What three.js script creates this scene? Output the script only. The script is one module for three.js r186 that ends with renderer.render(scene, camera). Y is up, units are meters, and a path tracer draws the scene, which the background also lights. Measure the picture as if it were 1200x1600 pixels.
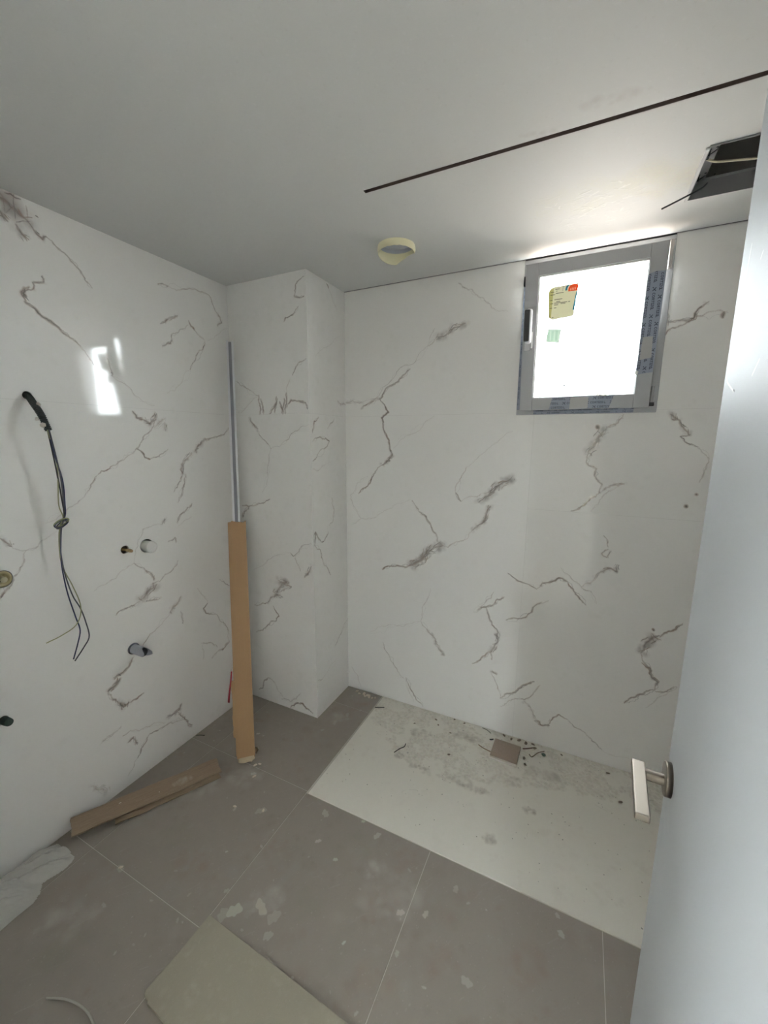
import * as THREE from 'three';
import { RoundedBoxGeometry } from 'three/addons/geometries/RoundedBoxGeometry.js';
import { mergeGeometries } from 'three/addons/utils/BufferGeometryUtils.js';
import { ImprovedNoise } from 'three/addons/math/ImprovedNoise.js';

// ---------------------------------------------------------------- camera, sky, sun, exposure
const scene = new THREE.Scene();
const camera = new THREE.PerspectiveCamera(103.54, 3 / 4, 0.02, 200);
camera.position.set(1.7794, 1.5958, 2.0745);
camera.rotation.order = 'YXZ';
camera.rotation.set(-0.1765, 0.4521, 0.0052);
scene.background = new THREE.Color().setRGB(0.86, 0.93, 0.97);          // plain bright sky
scene.backgroundIntensity = 28;
const sun = new THREE.DirectionalLight(new THREE.Color().setRGB(1, 0.94, 0.86), 24);   // falls along the facade on the paving outside
sun.position.set(4.0, 6.5, 0.35);
sun.target.position.set(0, 0, 0);
sun.castShadow = true;
sun.shadow.mapSize.set(2048, 2048);
Object.assign(sun.shadow.camera, { left: -9, right: 9, top: 9, bottom: -9, near: 0.1, far: 30 });
scene.add(sun, sun.target);
const renderer = new THREE.WebGLRenderer({ antialias: true });
renderer.toneMapping = THREE.LinearToneMapping;
renderer.toneMappingExposure = 1.44;
renderer.shadowMap.enabled = true;

// ---------------------------------------------------------------- sizes (metres)
const H = 2.4, W = 2.42, D = 2.1, CHX = 0.52, CHZ = 0.352;             // room; chimney breast in the back left corner
const TX = 0.778, TZ = 0.79;                                           // shower tray corner
const WX0 = 1.478, WX1 = 2.045, WY0 = 1.717, WY1 = 2.395;              // window opening

// ---------------------------------------------------------------- helpers
let seed = 7;
const rnd = () => { seed = (seed + 0x6d2b79f5) | 0; let t = Math.imul(seed ^ (seed >>> 15), 1 | seed); t = (t + Math.imul(t ^ (t >>> 7), 61 | t)) ^ t; return ((t ^ (t >>> 14)) >>> 0) / 4294967296; };
const rr = (a, b) => a + (b - a) * rnd();
const noise = new ImprovedNoise();
const fbm = (x, y, z = 0) => noise.noise(x, y, z) + 0.5 * noise.noise(x * 2.1, y * 2.1, z + 5) + 0.25 * noise.noise(x * 4.3, y * 4.3, z + 9);
const V3 = (x, y, z) => new THREE.Vector3(x, y, z);
const taken = new Map();
function numbered(n) { const k = taken.get(n) || 0; taken.set(n, k + 1); return k ? n + '_' + String(k).padStart(3, '0') : n; }
function mesh(name, geo, mat, parent) {
  const m = new THREE.Mesh(geo, mat); m.castShadow = m.receiveShadow = true;
  if (parent) { m.name = name; parent.add(m); } else { m.name = numbered(name); scene.add(m); }
  return m;
}
function thing(name, label, category, pos = [0, 0, 0], group) {
  const g = new THREE.Group(); g.name = numbered(name); g.position.set(...pos); scene.add(g);
  g.userData = { label, category }; if (group) g.userData.group = group;
  return g;
}
function tag(o, label, category, group) { Object.assign(o.userData, { label, category }); if (group) o.userData.group = group; return o; }
function struct(name, label, category = 'structure') { const g = new THREE.Group(); g.name = name; g.userData = { kind: 'structure', label, category }; scene.add(g); return g; }
function box(x0, x1, y0, y1, z0, z1) { const g = new THREE.BoxGeometry(x1 - x0, y1 - y0, z1 - z0); g.translate((x0 + x1) / 2, (y0 + y1) / 2, (z0 + z1) / 2); return g; }
function rbox(x0, x1, y0, y1, z0, z1, r = 0.002) { const g = new RoundedBoxGeometry(x1 - x0, y1 - y0, z1 - z0, 2, r); g.translate((x0 + x1) / 2, (y0 + y1) / 2, (z0 + z1) / 2); return g; }
function merge(list) { return mergeGeometries(list.map((g) => (g.index ? g.toNonIndexed() : g))); }
function setUV(g, fn) {
  const p = g.attributes.position, uv = new Float32Array(p.count * 2);
  for (let i = 0; i < p.count; i++) { const r = fn(p.getX(i), p.getY(i), p.getZ(i)); uv[2 * i] = r[0]; uv[2 * i + 1] = r[1]; }
  g.setAttribute('uv', new THREE.BufferAttribute(uv, 2)); return g;
}
function tube(pts, r, seg = 40, rad = 8, closed = false) { return new THREE.TubeGeometry(new THREE.CatmullRomCurve3(pts.map((p) => V3(...p)), closed), seg, r, rad, closed); }
function displace(g, fn) {
  const p = g.attributes.position, v = V3(0, 0, 0);
  for (let i = 0; i < p.count; i++) { v.fromBufferAttribute(p, i); fn(v, i); p.setXYZ(i, v.x, v.y, v.z); }
  g.computeVertexNormals(); return g;
}
function canvasTex(w, h, draw, srgb = true) {
  const c = document.createElement('canvas'); c.width = w; c.height = h;
  const x = c.getContext('2d'); draw(x, w, h);
  const t = new THREE.CanvasTexture(c); if (srgb) t.colorSpace = THREE.SRGBColorSpace;
  t.magFilter = THREE.LinearFilter; t.anisotropy = 8; return t;
}
const std = (o) => new THREE.MeshStandardMaterial(o);
const phys = (o) => new THREE.MeshPhysicalMaterial(o);
const srgb = (r, g, b) => new THREE.Color().setRGB(r / 255, g / 255, b / 255, THREE.SRGBColorSpace);

// speckle: grain on a canvas, n dots
function speckle(x, w, h, n, rmin, rmax, cols) {
  for (let i = 0; i < n; i++) { x.fillStyle = cols[(rnd() * cols.length) | 0]; x.beginPath(); x.ellipse(rr(0, w), rr(0, h), rr(rmin, rmax), rr(rmin, rmax), rr(0, 3), 0, 7); x.fill(); }
}
// a cloud of soft irregular blots made of many faint dots (dust, stains)
function stain(x, cx, cy, rx, ry, n, col, a, rot = 0) {
  x.save(); x.translate(cx, cy); x.rotate(rot);
  const m = Math.max(5, Math.round(n / 7)), q0 = Math.max(rx, ry);
  for (let i = 0; i < m; i++) {
    const t = rr(0, 6.283), q = Math.sqrt(rnd()) * 0.8, px = Math.cos(t) * q * rx, py = Math.sin(t) * q * ry, r = rr(0.10, 0.38) * Math.sqrt(q0 * Math.min(rx, ry)) + 1;
    const g = x.createRadialGradient(px, py, 0, px, py, r), al = a * rr(0.3, 1);
    g.addColorStop(0, `rgba(${col},${al})`); g.addColorStop(0.6, `rgba(${col},${al * 0.55})`); g.addColorStop(1, `rgba(${col},0)`);
    x.fillStyle = g; x.beginPath(); x.arc(px, py, r, 0, 7); x.fill();
  }
  x.restore();
}
// irregular blob with an outline of its own (plaster drips)
function blob(x, cx, cy, r, sx, rot, col) {
  x.save(); x.translate(cx, cy); x.rotate(rot); x.fillStyle = col; x.beginPath();
  const ph = rr(0, 9);
  for (let k = 0; k <= 26; k++) { const t = k / 26 * 6.2832, q = r * (1 + 0.28 * Math.sin(2 * t + ph) + 0.16 * Math.sin(5 * t + ph * 2)); x.lineTo(Math.cos(t) * q * sx, Math.sin(t) * q); }
  x.fill(); x.restore();
}

// ---------------------------------------------------------------- marble: printed veins, traced on each wall in millimetres [width, strength, feathering, u, v, ...]
const VEINS = {
  back: [
    [4,0.35,0,1168,2352,1203,2324,1263,2285,1322,2239,1411,2193],
    [6,0.6,22,1213,2163,1158,2150,1107,2115,1062,2112],
    [4,0.45,0,1062,2112,1017,2075],
    [3,0.35,0,1055,2157,1025,2090],
    [3,0.5,0,1017,2075,952,2004,844,1960,763,1884,710,1822,633,1806],
    [6,0.7,8,923,1968,865,1923,794,1882,742,1821],
    [7,0.8,6,742,1821,774,1783,795,1746,753,1719,764,1663,790,1606,807,1540,818,1512],
    [7,0.8,14,824,1522,797,1483,754,1453],
    [6,0.75,4,754,1453,688,1372,665,1331,603,1280],
    [5,0.5,10,622,1769,666,1796,742,1821],
    [4,0.35,12,520,1810,566,1818,633,1806],
    [3,0.3,0,828,1550,930,1625,1017,1696,1064,1722],
    [3,0.35,0,666,1385,597,1347,549,1273,560,1222,619,1133,688,1139,788,1198,936,1268],
    [3,0.3,0,619,1133,547,1084],
    [5,0.6,8,946,1265,988,1205,1029,1179,1061,1125,1091,1089,1099,1047],
    [8,0.8,30,1132,1026,1044,986,995,920,953,889],
    [7,0.75,6,1065,959,953,889,879,872,813,863,764,835],
    [4,0.5,0,1099,1047,1162,1020,1245,1068,1289,1129],
    [7,0.7,16,1289,1129,1340,1171,1359,1217,1380,1264],
    [2.5,0.3,0,1467,1641,1372,1574,1298,1505,1247,1460],
    [4,0.45,0,1247,1460,1214,1396,1193,1323,1224,1279],
    [6,0.7,0,1193,1323,1224,1279],
    [3,0.4,0,1224,1279,1307,1308,1359,1333],
    [7,0.7,24,1318,1280,1360,1315,1400,1362,1440,1393,1477,1420],
    [5,0.5,8,1928,1711,1900,1668,1868,1654],
    [7,0.65,22,1868,1651,1838,1609,1815,1563,1801,1532],
    [6,0.65,5,1801,1532,1810,1486,1843,1472,1847,1426,1873,1403,1866,1364],
    [6,0.75,3,1866,1364,1828,1330,1795,1295,1753,1271],
    [5,0.5,8,1866,1364,1911,1401,1960,1411],
    [3,0.4,0,1938,1399,1900,1374,1869,1333,1837,1275],
    [10,0.5,6,1828,1662,1836,1651],
    [7,0.55,8,2176,2134,2146,2112,2134,2076,2089,2075,2050,2073],
    [5,0.45,4,2240,2086,2133,2079,2091,2055,2048,2034,2035,1996],
    [5,0.5,0,2046,2106,2051,2060],
    [9,0.5,6,2227,2090,2226,2068],
    [6,0.6,14,2095,1708,2126,1686,2148,1652,2174,1624],
    [4,0.5,4,2174,1624,2140,1617,2166,1589,2202,1576,2247,1528],
    [4,0.5,0,2247,1528,2237,1472,2225,1429],
    [9,0.5,0,2220,1380,2224,1377],
    [10,0.6,0,2192,1329,2195,1323],
    [5,0.75,3,1484,923,1528,894,1570,882,1629,861],
    [7,0.75,9,1644,882,1689,911,1727,934,1766,923],
    [6,0.75,3,1766,923,1799,877,1856,818],
    [3,0.45,0,1629,861,1660,885],
    [3,0.5,0,1730,987,1779,943,1827,907,1872,889,1899,834],
    [4,0.4,10,1827,907,1881,959,1913,997],
    [6,0.5,12,1909,993,1939,1015,1968,1002,1967,1038],
    [4,0.5,0,1898,1168,1918,1138,1923,1114],
    [5,0.4,6,1924,1106,1898,1081,1921,1065,1932,1099],
    [4,0.45,0,1420,810,1379,745,1318,675],
    [6,0.7,8,1474,791,1416,733,1336,688],
    [3,0.5,0,1689,812,1627,774],
    [6,0.65,5,1658,798,1627,774,1613,734,1557,689,1490,662],
    [3,0.4,0,1066,769,1042,682,1023,584,1013,555],
    [3,0.35,0,1013,555,861,496,676,410],
    [5,0.55,14,1051,519,1105,469,1125,417,1163,378],
    [4,0.5,0,1017,556,1057,516],
    [7,0.75,4,1385,713,1404,655,1447,603],
    [8,0.65,16,1447,603,1454,542,1422,471],
    [7,0.65,6,1429,482,1374,422,1325,372],
    [5,0.5,4,1422,471,1427,422],
    [4,0.55,0,768,370,800,306,853,227,916,161],
    [6,0.6,2,926,175,968,94,1040,13],
    [3,0.3,0,926,164,948,88,979,25],
    [3,0.45,0,545,144,591,91,613,20],
    [6,0.5,10,1424,353,1458,343],
    [4,0.5,2,1428,344,1465,281,1485,212],
    [7,0.75,4,1485,208,1563,273,1622,336,1651,356],
    [4,0.45,4,1488,157,1550,223,1612,242,1662,312,1682,344],
    [4,0.4,12,1605,231,1647,189,1665,141],
    [7,0.65,10,1666,132,1705,118,1742,130],
    [6,0.65,3,1735,128,1754,180,1781,207,1819,193],
    [4,0.4,4,1819,193,1857,161,1901,150,1961,102,1990,78],
    [2.5,0.25,0,1990,78,2045,64,2149,71],
    [7,0.7,6,2239,807,2193,760,2162,723],
    [9,0.75,24,2161,731,2118,690,2099,632],
    [7,0.75,8,2109,596,2143,565,2153,521,2179,505,2171,464],
    [7,0.8,3,2171,464,2114,423,2057,359],
    [6,0.6,5,2172,456,2250,503],
    [3,0.4,0,2229,476,2187,429,2145,364],
    [8,0.5,4,2132,757,2138,750],
    [4,0.4,0,2099,632,2109,596],
  ],
  left: [
    [10,0.5,45,1307,2372,1279,2366,1252,2345,1226,2329],
    [8,0.55,20,1301,2329,1284,2304],
    [7,0.5,16,1263,2306,1251,2284,1237,2265],
    [6,0.5,10,1226,2329,1207,2302,1189,2288,1177,2304],
    [5,0.55,0,1177,2304,1149,2282,1108,2256,1081,2231,1062,2198,1038,2176],
    [5,0.5,6,1204,2166,1203,2145,1237,2133,1237,2112,1271,2098],
    [8,0.65,10,1249,2115,1275,2090,1265,2064],
    [8,0.65,5,1269,2063,1238,2045,1214,2022,1182,2003,1142,1973,1106,1948],
    [4,0.35,4,1106,1948,1079,1907,1065,1884],
    [5,0.4,6,753,2280,702,2289],
    [4,0.5,2,702,2289,618,2303,554,2323,467,2318,449,2280,423,2244],
    [5,0.45,10,423,2244,397,2206,428,2182],
    [6,0.45,8,758,2113,716,2143,661,2175],
    [6,0.55,8,757,2017,704,2052],
    [4,0.45,0,704,2052,705,2077,661,2107,608,2144],
    [6,0.5,6,604,2166,571,2127],
    [4,0.45,0,571,2127,514,2092],
    [4,0.5,3,515,2086,532,2045,584,1982,615,1935],
    [3,0.25,0,615,1935,685,1852,755,1808],
    [2.5,0.25,0,500,2095,417,2146,352,2185],
    [4,0.4,6,1010,1919,1001,1877,999,1850],
    [3,0.4,0,999,1850,947,1825,912,1782,822,1747],
    [8,0.6,8,929,1715,912,1687,887,1681],
    [8,0.5,16,887,1681,853,1660,815,1712],
    [5,0.35,10,772,1694,832,1646],
    [6,0.25,14,779,1673,778,1632],
    [5,0.5,6,395,1658,429,1621,507,1602,565,1596],
    [8,0.5,16,551,1596,602,1562,625,1534],
    [4,0.5,2,814,1707,861,1625,909,1571,930,1549],
    [4,0.5,3,919,1562,996,1504,1057,1469,1103,1447],
    [4,0.4,2,1103,1447,1129,1413,1161,1364],
    [3,0.35,0,1161,1364,1218,1331,1300,1283],
    [6,0.6,4,925,1549,899,1531,892,1513,869,1503],
    [4,0.5,2,869,1503,829,1515,774,1547],
    [5,0.4,12,1437,1256,1423,1238,1409,1220],
    [3,0.35,0,1409,1217,1371,1196,1334,1203,1269,1246],
    [4,0.35,3,1371,1196,1390,1142,1417,1112],
    [6,0.35,6,1417,1112,1451,1064,1464,1043],
    [7,0.5,14,643,1529,706,1472,705,1422],
    [5,0.5,4,705,1422,731,1385,762,1343],
    [5,0.5,6,688,1421,704,1362,745,1287],
    [6,0.45,8,666,1271,717,1232,760,1188],
    [3,0.3,0,672,1204,757,1168],
    [5,0.35,6,817,1104,778,1116,775,1090],
    [6,0.3,10,817,1218,840,1193],
    [3,0.3,0,840,1193,885,1197,935,1188,963,1142,979,1099,992,1042],
    [3,0.3,0,992,1042,1047,1025,1110,990,1168,970],
    [4,0.4,2,992,1042,953,1010],
    [7,0.4,10,953,1010,914,966,907,934],
    [4,0.4,3,773,996,810,955,878,920,919,918],
    [8,0.55,26,894,910,941,891,978,860],
    [6,0.5,8,886,836,955,847],
    [5,0.5,2,983,857,1039,849,1075,847,1094,833],
    [8,0.4,16,774,806,806,770,841,746],
    [4,0.4,2,842,741,921,691,975,659,996,639],
    [6,0.35,6,783,729,776,660],
    [10,0.5,10,1042,607,1069,571,1106,557,1133,548],
    [3,0.45,0,675,817,641,761,616,711],
    [6,0.6,3,616,711,647,692,627,654,564,623],
    [4,0.55,2,564,623,519,556,491,495,488,421],
    [6,0.5,10,488,421,532,398,569,406],
    [4,0.3,6,569,406,615,380],
    [4,0.35,4,675,500,624,481,574,430],
    [4,0.25,3,673,489,672,405],
    [4,0.35,3,529,820,488,780,452,742],
    [11,0.55,16,1108,539,1134,515,1163,506],
    [6,0.5,6,1163,506,1146,457,1131,434],
    [9,0.6,16,1131,440,1106,398,1081,402],
    [7,0.55,6,1075,398,1044,399,1010,407],
    [7,0.55,14,826,232,844,205,912,212],
    [6,0.55,10,846,191,812,129,779,66],
    [5,0.4,5,819,134,894,170,966,175,1007,183],
    [4,0.3,2,921,189,1003,223,1089,263,1126,262],
    [7,0.5,10,1107,214,1081,220,1067,173],
    [6,0.5,5,1007,183,1052,136,1074,104],
    [3,0.3,0,1074,104,1097,71,1124,51],
    [4,0.3,8,1127,313,1170,294,1215,294],
    [6,0.25,16,1276,127,1220,43],
  ],
  chimney_front: [
    [5,0.55,2,509,2369,457,2339,446,2288],
    [6,0.55,4,446,2288,506,2282],
    [5,0.5,3,470,2239,442,2209,388,2196,378,2177],
    [5,0.5,3,510,1991,441,1951,421,1918],
    [3,0.3,0,402,1898,382,1863,370,1820],
    [4,0.45,2,35,1911,96,1877,185,1828],
    [3,0.45,0,185,1828,98,1770,32,1741],
    [7,0.5,7,191,1831,196,1780,193,1730],
    [7,0.5,7,204,1812,216,1771,219,1729],
    [7,0.5,7,313,1820,308,1778,295,1735],
    [7,0.5,7,331,1793,343,1760,349,1726],
    [7,0.5,7,380,1834,376,1781,364,1727],
    [7,0.5,7,318,1808,293,1768,259,1728],
    [7,0.5,7,364,1806,356,1770,341,1734],
    [7,0.5,8,377,1762,406,1797,461,1788,497,1780,514,1751],
    [6,0.5,12,111,1716,144,1677,173,1646],
    [4,0.45,2,173,1646,201,1599,259,1546],
    [3,0.4,1,259,1546,369,1592,446,1644,513,1673],
    [3,0.4,2,259,1546,240,1475,230,1396,183,1305],
    [5,0.5,4,25,1216,80,1215,168,1238,237,1268],
    [6,0.45,10,19,1147,38,1183,80,1215],
    [3,0.35,0,87,837,157,869,199,912,265,947,366,976],
    [4,0.4,5,366,976,384,958,428,1004,511,1044],
    [4,0.3,6,396,955,413,916,429,878],
    [7,0.5,14,458,847,483,876,507,920],
    [5,0.5,2,79,615,142,639,183,646],
    [8,0.5,14,183,646,239,700,298,705],
    [8,0.45,26,270,802,334,801,281,761,240,711],
    [6,0.5,6,283,793,364,777,306,744],
    [6,0.6,4,225,638,265,580,244,548,175,506,131,462,81,440],
    [5,0.45,5,77,54,107,69,125,128,154,155,209,141],
    [3,0.3,4,209,141,233,89,272,54],
    [8,0.65,6,323,5,365,47,417,64,441,37,485,23],
    [4,0.35,6,258,43,325,47,400,122],
  ],
  chimney_side: [
    [4,0.45,1,161,1273,139,1199,156,1129,193,1116],
    [5,0.5,4,203,1082,249,1036,274,1037],
    [7,0.55,8,274,1037,329,1103,337,1036],
    [5,0.5,4,337,1036,284,994,269,939,219,873,184,821],
    [4,0.35,6,3,478,79,410,151,361],
    [6,0.4,3,355,482,345,440],
    [3,0.3,2,340,235,297,216,144,264],
    [6,0.5,3,175,2392,157,2373],
    [3,0.3,0,157,2377,118,2326,77,2287],
    [3,0.2,0,288,2012,181,2081,51,2160],
    [5,0.55,4,331,1586,273,1608,212,1604,176,1589,227,1547,309,1496,335,1485],
    [6,0.5,6,274,1712,314,1688,329,1630],
    [4,0.4,3,122,1712,152,1687,196,1655],
    [3,0.35,0,337,1445,286,1434,144,1474],
    [5,0.3,12,81,1809,13,1799,-86,1823],
  ],
};
function wiggle(pts, amp) {
  let p = pts;
  for (let it = 0; it < 4; it++) {
    const q = [p[0]];
    for (let i = 1; i < p.length; i++) {
      const [ax, ay] = p[i - 1], [bx, by] = p[i], dx = bx - ax, dy = by - ay, k = rr(-1, 1) * amp;
      q.push([(ax + bx) / 2 - dy * k, (ay + by) / 2 + dx * k], [bx, by]);
    }
    p = q;
  }
  return p;
}
const VC = ['124,119,114', '134,125,117', '156,138,124', '112,108,105'];
function stroke(x, p, w, a, col, taper = true) {
  x.lineCap = 'round'; x.lineJoin = 'round';
  for (let i = 1; i < p.length; i++) {
    const t = i / p.length, k = (taper ? 0.45 + 0.75 * Math.sin(Math.PI * Math.min(1, t * 0.9 + 0.08)) : 1) * (0.6 + 0.8 * Math.abs(noise.noise(p[i][0] * 0.06, p[i][1] * 0.06, 2)));
    x.strokeStyle = `rgba(${col},${a * rr(0.7, 1)})`; x.lineWidth = Math.max(0.7, w * k);
    x.beginPath(); x.moveTo(...p[i - 1]); x.lineTo(...p[i]); x.stroke();
  }
}
function drawVein(x, row, S, flipU, h) {
  const [w, al, sp] = row, pts = [];
  for (let i = 3; i < row.length; i += 2) pts.push([row[i] / 1000 * S - flipU, h - row[i + 1] / 1000 * S]);
  const k = S / 1000, main = wiggle(pts, 0.14), c = VC[(rnd() * 3) | 0];
  stroke(x, main, w * 1.9 * k, al * 0.12, VC[2]);
  stroke(x, main, w * 0.95 * k, al * 0.27, c);
  stroke(x, wiggle(pts, 0.2), w * 0.45 * k, al * 0.40, VC[3]);
  if (sp) {
    let L = 0; for (let i = 1; i < pts.length; i++) L += Math.hypot(pts[i][0] - pts[i - 1][0], pts[i][1] - pts[i - 1][1]);
    const n = Math.round(2 + L * sp * k * 0.0045);
    for (let i = 0; i < 6 + L * sp * k * 0.02; i++) {
      const [mx, my] = main[(rnd() * main.length) | 0], px = mx + rr(-0.7, 0.7) * sp * k, py = my + rr(-0.7, 0.7) * sp * k, r = rr(0.25, 0.8) * sp * k + 2, g = x.createRadialGradient(px, py, 0, px, py, r), c2 = VC[(rnd() * 4) | 0];
      g.addColorStop(0, `rgba(${c2},${al * 0.20})`); g.addColorStop(1, `rgba(${c2},0)`); x.fillStyle = g; x.beginPath(); x.arc(px, py, r, 0, 7); x.fill();
    }
    for (let i = 0; i < n; i++) {
      const a = (rnd() * main.length) | 0, m = Math.min(main.length - 1, a + 4 + ((rnd() * main.length * 0.35) | 0)), off = rr(-1, 1) * sp * k, b = rr(-1, 1) * sp * k, q = [];
      for (let j = a; j <= m; j++) { const t = (j - a) / Math.max(1, m - a), o = off + (b - off) * t, dx = main[m][0] - main[a][0], dy = main[m][1] - main[a][1], l = Math.hypot(dx, dy) || 1; q.push([main[j][0] - dy / l * o, main[j][1] + dx / l * o]); }
      if (q.length > 1) { stroke(x, wiggle(q, 0.12), rr(0.5, 1.6) * w * 0.3 * k, al * 0.27, VC[(rnd() * 4) | 0]); if (rnd() < 0.35) stroke(x, q, w * 1.5 * k, al * 0.10, VC[2]); }
    }
  }
}
const TILE_BASE = [247, 246, 242];
function marble(wall, u0, u1, S) {
  const w = Math.round((u1 - u0) * S), h = Math.round(H * S);
  const t = canvasTex(w, h, (x) => {
    x.fillStyle = `rgb(${TILE_BASE})`; x.fillRect(0, 0, w, h);
    for (let i = 0; i < 260; i++) stain(x, rr(0, w), rr(0, h), rr(20, 90), rr(14, 50), 26, rnd() < 0.5 ? '239,238,233' : '250,249,246', 0.35, rr(0, 3));
    for (const row of VEINS[wall]) drawVein(x, row, S, u0 * S, h);
  });
  return phys({ map: t, roughness: 0.06, specularIntensity: 1, ior: 1.5 });
}
const mBack = marble('back', CHX, W, 800), mLeft = marble('left', 0.34, D, 800), mChF = marble('chimney_front', 0, CHX, 800), mChS = marble('chimney_side', 0, CHZ, 800);
const mCore = std({ color: srgb(222, 220, 215), roughness: 0.9 });
const mGrout = std({ color: srgb(196, 190, 180), roughness: 0.95 });
const mPaint = std({ color: srgb(238, 238, 235), roughness: 0.85 });
const uvBack = (x, y) => [(x - CHX) / (W - CHX), y / H], uvLeft = (x, y, z) => [(z - 0.34) / (D - 0.34), y / H];
const uvChF = (x, y) => [x / CHX, y / H], uvChS = (x, y, z) => [z / CHZ, y / H];
const J = 0.00035, JY = 1.728;                                            // half a joint; height of the long joint

// ---------------------------------------------------------------- walls
{
  const g = struct('wall_back', 'white marble tiled back wall with the window', 'wall');
  mesh('masonry', merge([box(-0.2, WX0, -0.2, 3.4, -0.09, -0.0012), box(WX1, W + 0.2, -0.2, 3.4, -0.09, -0.0012), box(WX0, WX1, -0.2, WY0, -0.09, -0.0012), box(WX0, WX1, WY1, 3.4, -0.09, -0.0105)]), mCore, g);
  const X = 1.56, Y2 = 1.266;
  for (const [x0, x1, y0, y1] of [[CHX, X, 0, JY], [X, W, 0, Y2], [X, W, Y2, JY], [CHX, WX0, JY, 2.398], [WX1, W, JY, 2.398]])
    mesh('tile', setUV(box(x0 + (x0 > CHX ? J : 0), x1 - (x1 < W ? J : 0), y0 + (y0 > 0 ? J : 0), y1 - J, -0.0108, 0), uvBack), mBack, g);
}
const holes = [[0.925, 1.108, 0.0315], [1.025, 1.114, 0.018], [1.036, 0.648, 0.026], [1.45, 1.112, 0.031], [1.51, 0.604, 0.016], [1.3, 1.744, 0.015]];
{
  const g = struct('wall_left', 'glossy white marble tiled left wall', 'wall');
  mesh('masonry', box(-0.25, -0.05, -0.2, 3.4, -0.22, 2.4), std({ color: srgb(142, 136, 128), roughness: 0.95 }), g);
  mesh('grout', box(-0.009, -0.0011, JY - 0.004, JY + 0.004, CHZ, D), mCore, g);
  for (const [y0, y1] of [[0, JY], [JY, H]]) {
    const s = new THREE.Shape([[CHZ, y0 + (y0 ? J : 0)], [D, y0 + (y0 ? J : 0)], [D, y1 - J], [CHZ, y1 - J]].map(([a, b]) => new THREE.Vector2(a, b)));
    for (const [z, y, r] of holes) if (y > y0 && y < y1) { const p = new THREE.Path(); p.absellipse(z, y, r, r, 0, Math.PI * 2, true); s.holes.push(p); }
    const e = new THREE.ExtrudeGeometry(s, { depth: 0.011, bevelEnabled: false, curveSegments: 28 }); e.rotateY(-Math.PI / 2);
    mesh('tile', setUV(e, uvLeft), mLeft, g);
  }
}
{
  const g = struct('wall_chimney', 'marble tiled chimney breast in the back left corner', 'wall');
  mesh('masonry', box(-0.05, CHX - 0.0014, -0.2, 3.4, -0.011, CHZ - 0.0012), mCore, g);
  for (const [y0, y1] of [[0, JY], [JY, H]]) {
    mesh('tile', setUV(rbox(0, CHX, y0 + (y0 ? J : 0), y1 - J, CHZ - 0.0108, CHZ, 0.0012), uvChF), mChF, g);
    mesh('tile', setUV(box(CHX - 0.0108, CHX - 0.0002, y0 + (y0 ? J : 0), y1 - J, 0, CHZ - 0.0112), uvChS), mChS, g);
  }
}
{
  const g = struct('wall_right', 'white wall behind the open door', 'wall');
  mesh('plaster', box(W, W + 0.2, -0.2, 3.4, -0.22, 2.4), std({ color: srgb(240, 239, 235), roughness: 0.5 }), g);
  const f = struct('wall_front', 'white wall with the doorway', 'wall');
  mesh('plaster', merge([box(-0.05, 1.2, -0.2, 3.4, D, D + 0.15), box(1.2, 1.96, 2.22, 3.4, D, D + 0.15), box(1.96, W + 0.1, -0.2, 3.4, D, D + 0.15)]), mPaint, f);
  const hall = struct('wall_unseen_hallway', 'plain unseen hallway behind the doorway, with openings placed to light the room', 'wall');
  mesh('plaster', merge([box(0.2, 0.3, 2.1, 3.4, D + 0.1, 3.7), box(0.2, 0.3, -0.2, 2.1, D + 0.1, 2.75), box(0.2, 0.3, -0.2, 2.1, 3.3, 3.7), box(0.2, 0.3, -0.2, 1.0, 2.75, 3.3), box(4.4, 4.5, 2.1, 3.4, D + 0.1, 3.7), box(4.4, 4.5, -0.2, 2.1, 3.0, 3.7), box(0.2, 2.14, -0.2, 3.4, 3.6, 3.8), box(2.14, 2.28, 2.1, 3.4, 3.6, 3.8), box(2.14, 2.28, -0.2, 0.3, 3.6, 3.8), box(2.28, 4.5, -0.2, 3.4, 3.6, 3.8), box(2.4, 4.5, -0.2, 3.4, D + 0.1, D + 0.15), box(0.2, 4.5, 2.4, 2.5, D + 0.1, 3.8)]), mPaint, hall);  // hallway out of view; its openings are sized and placed to light the room
}

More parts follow.
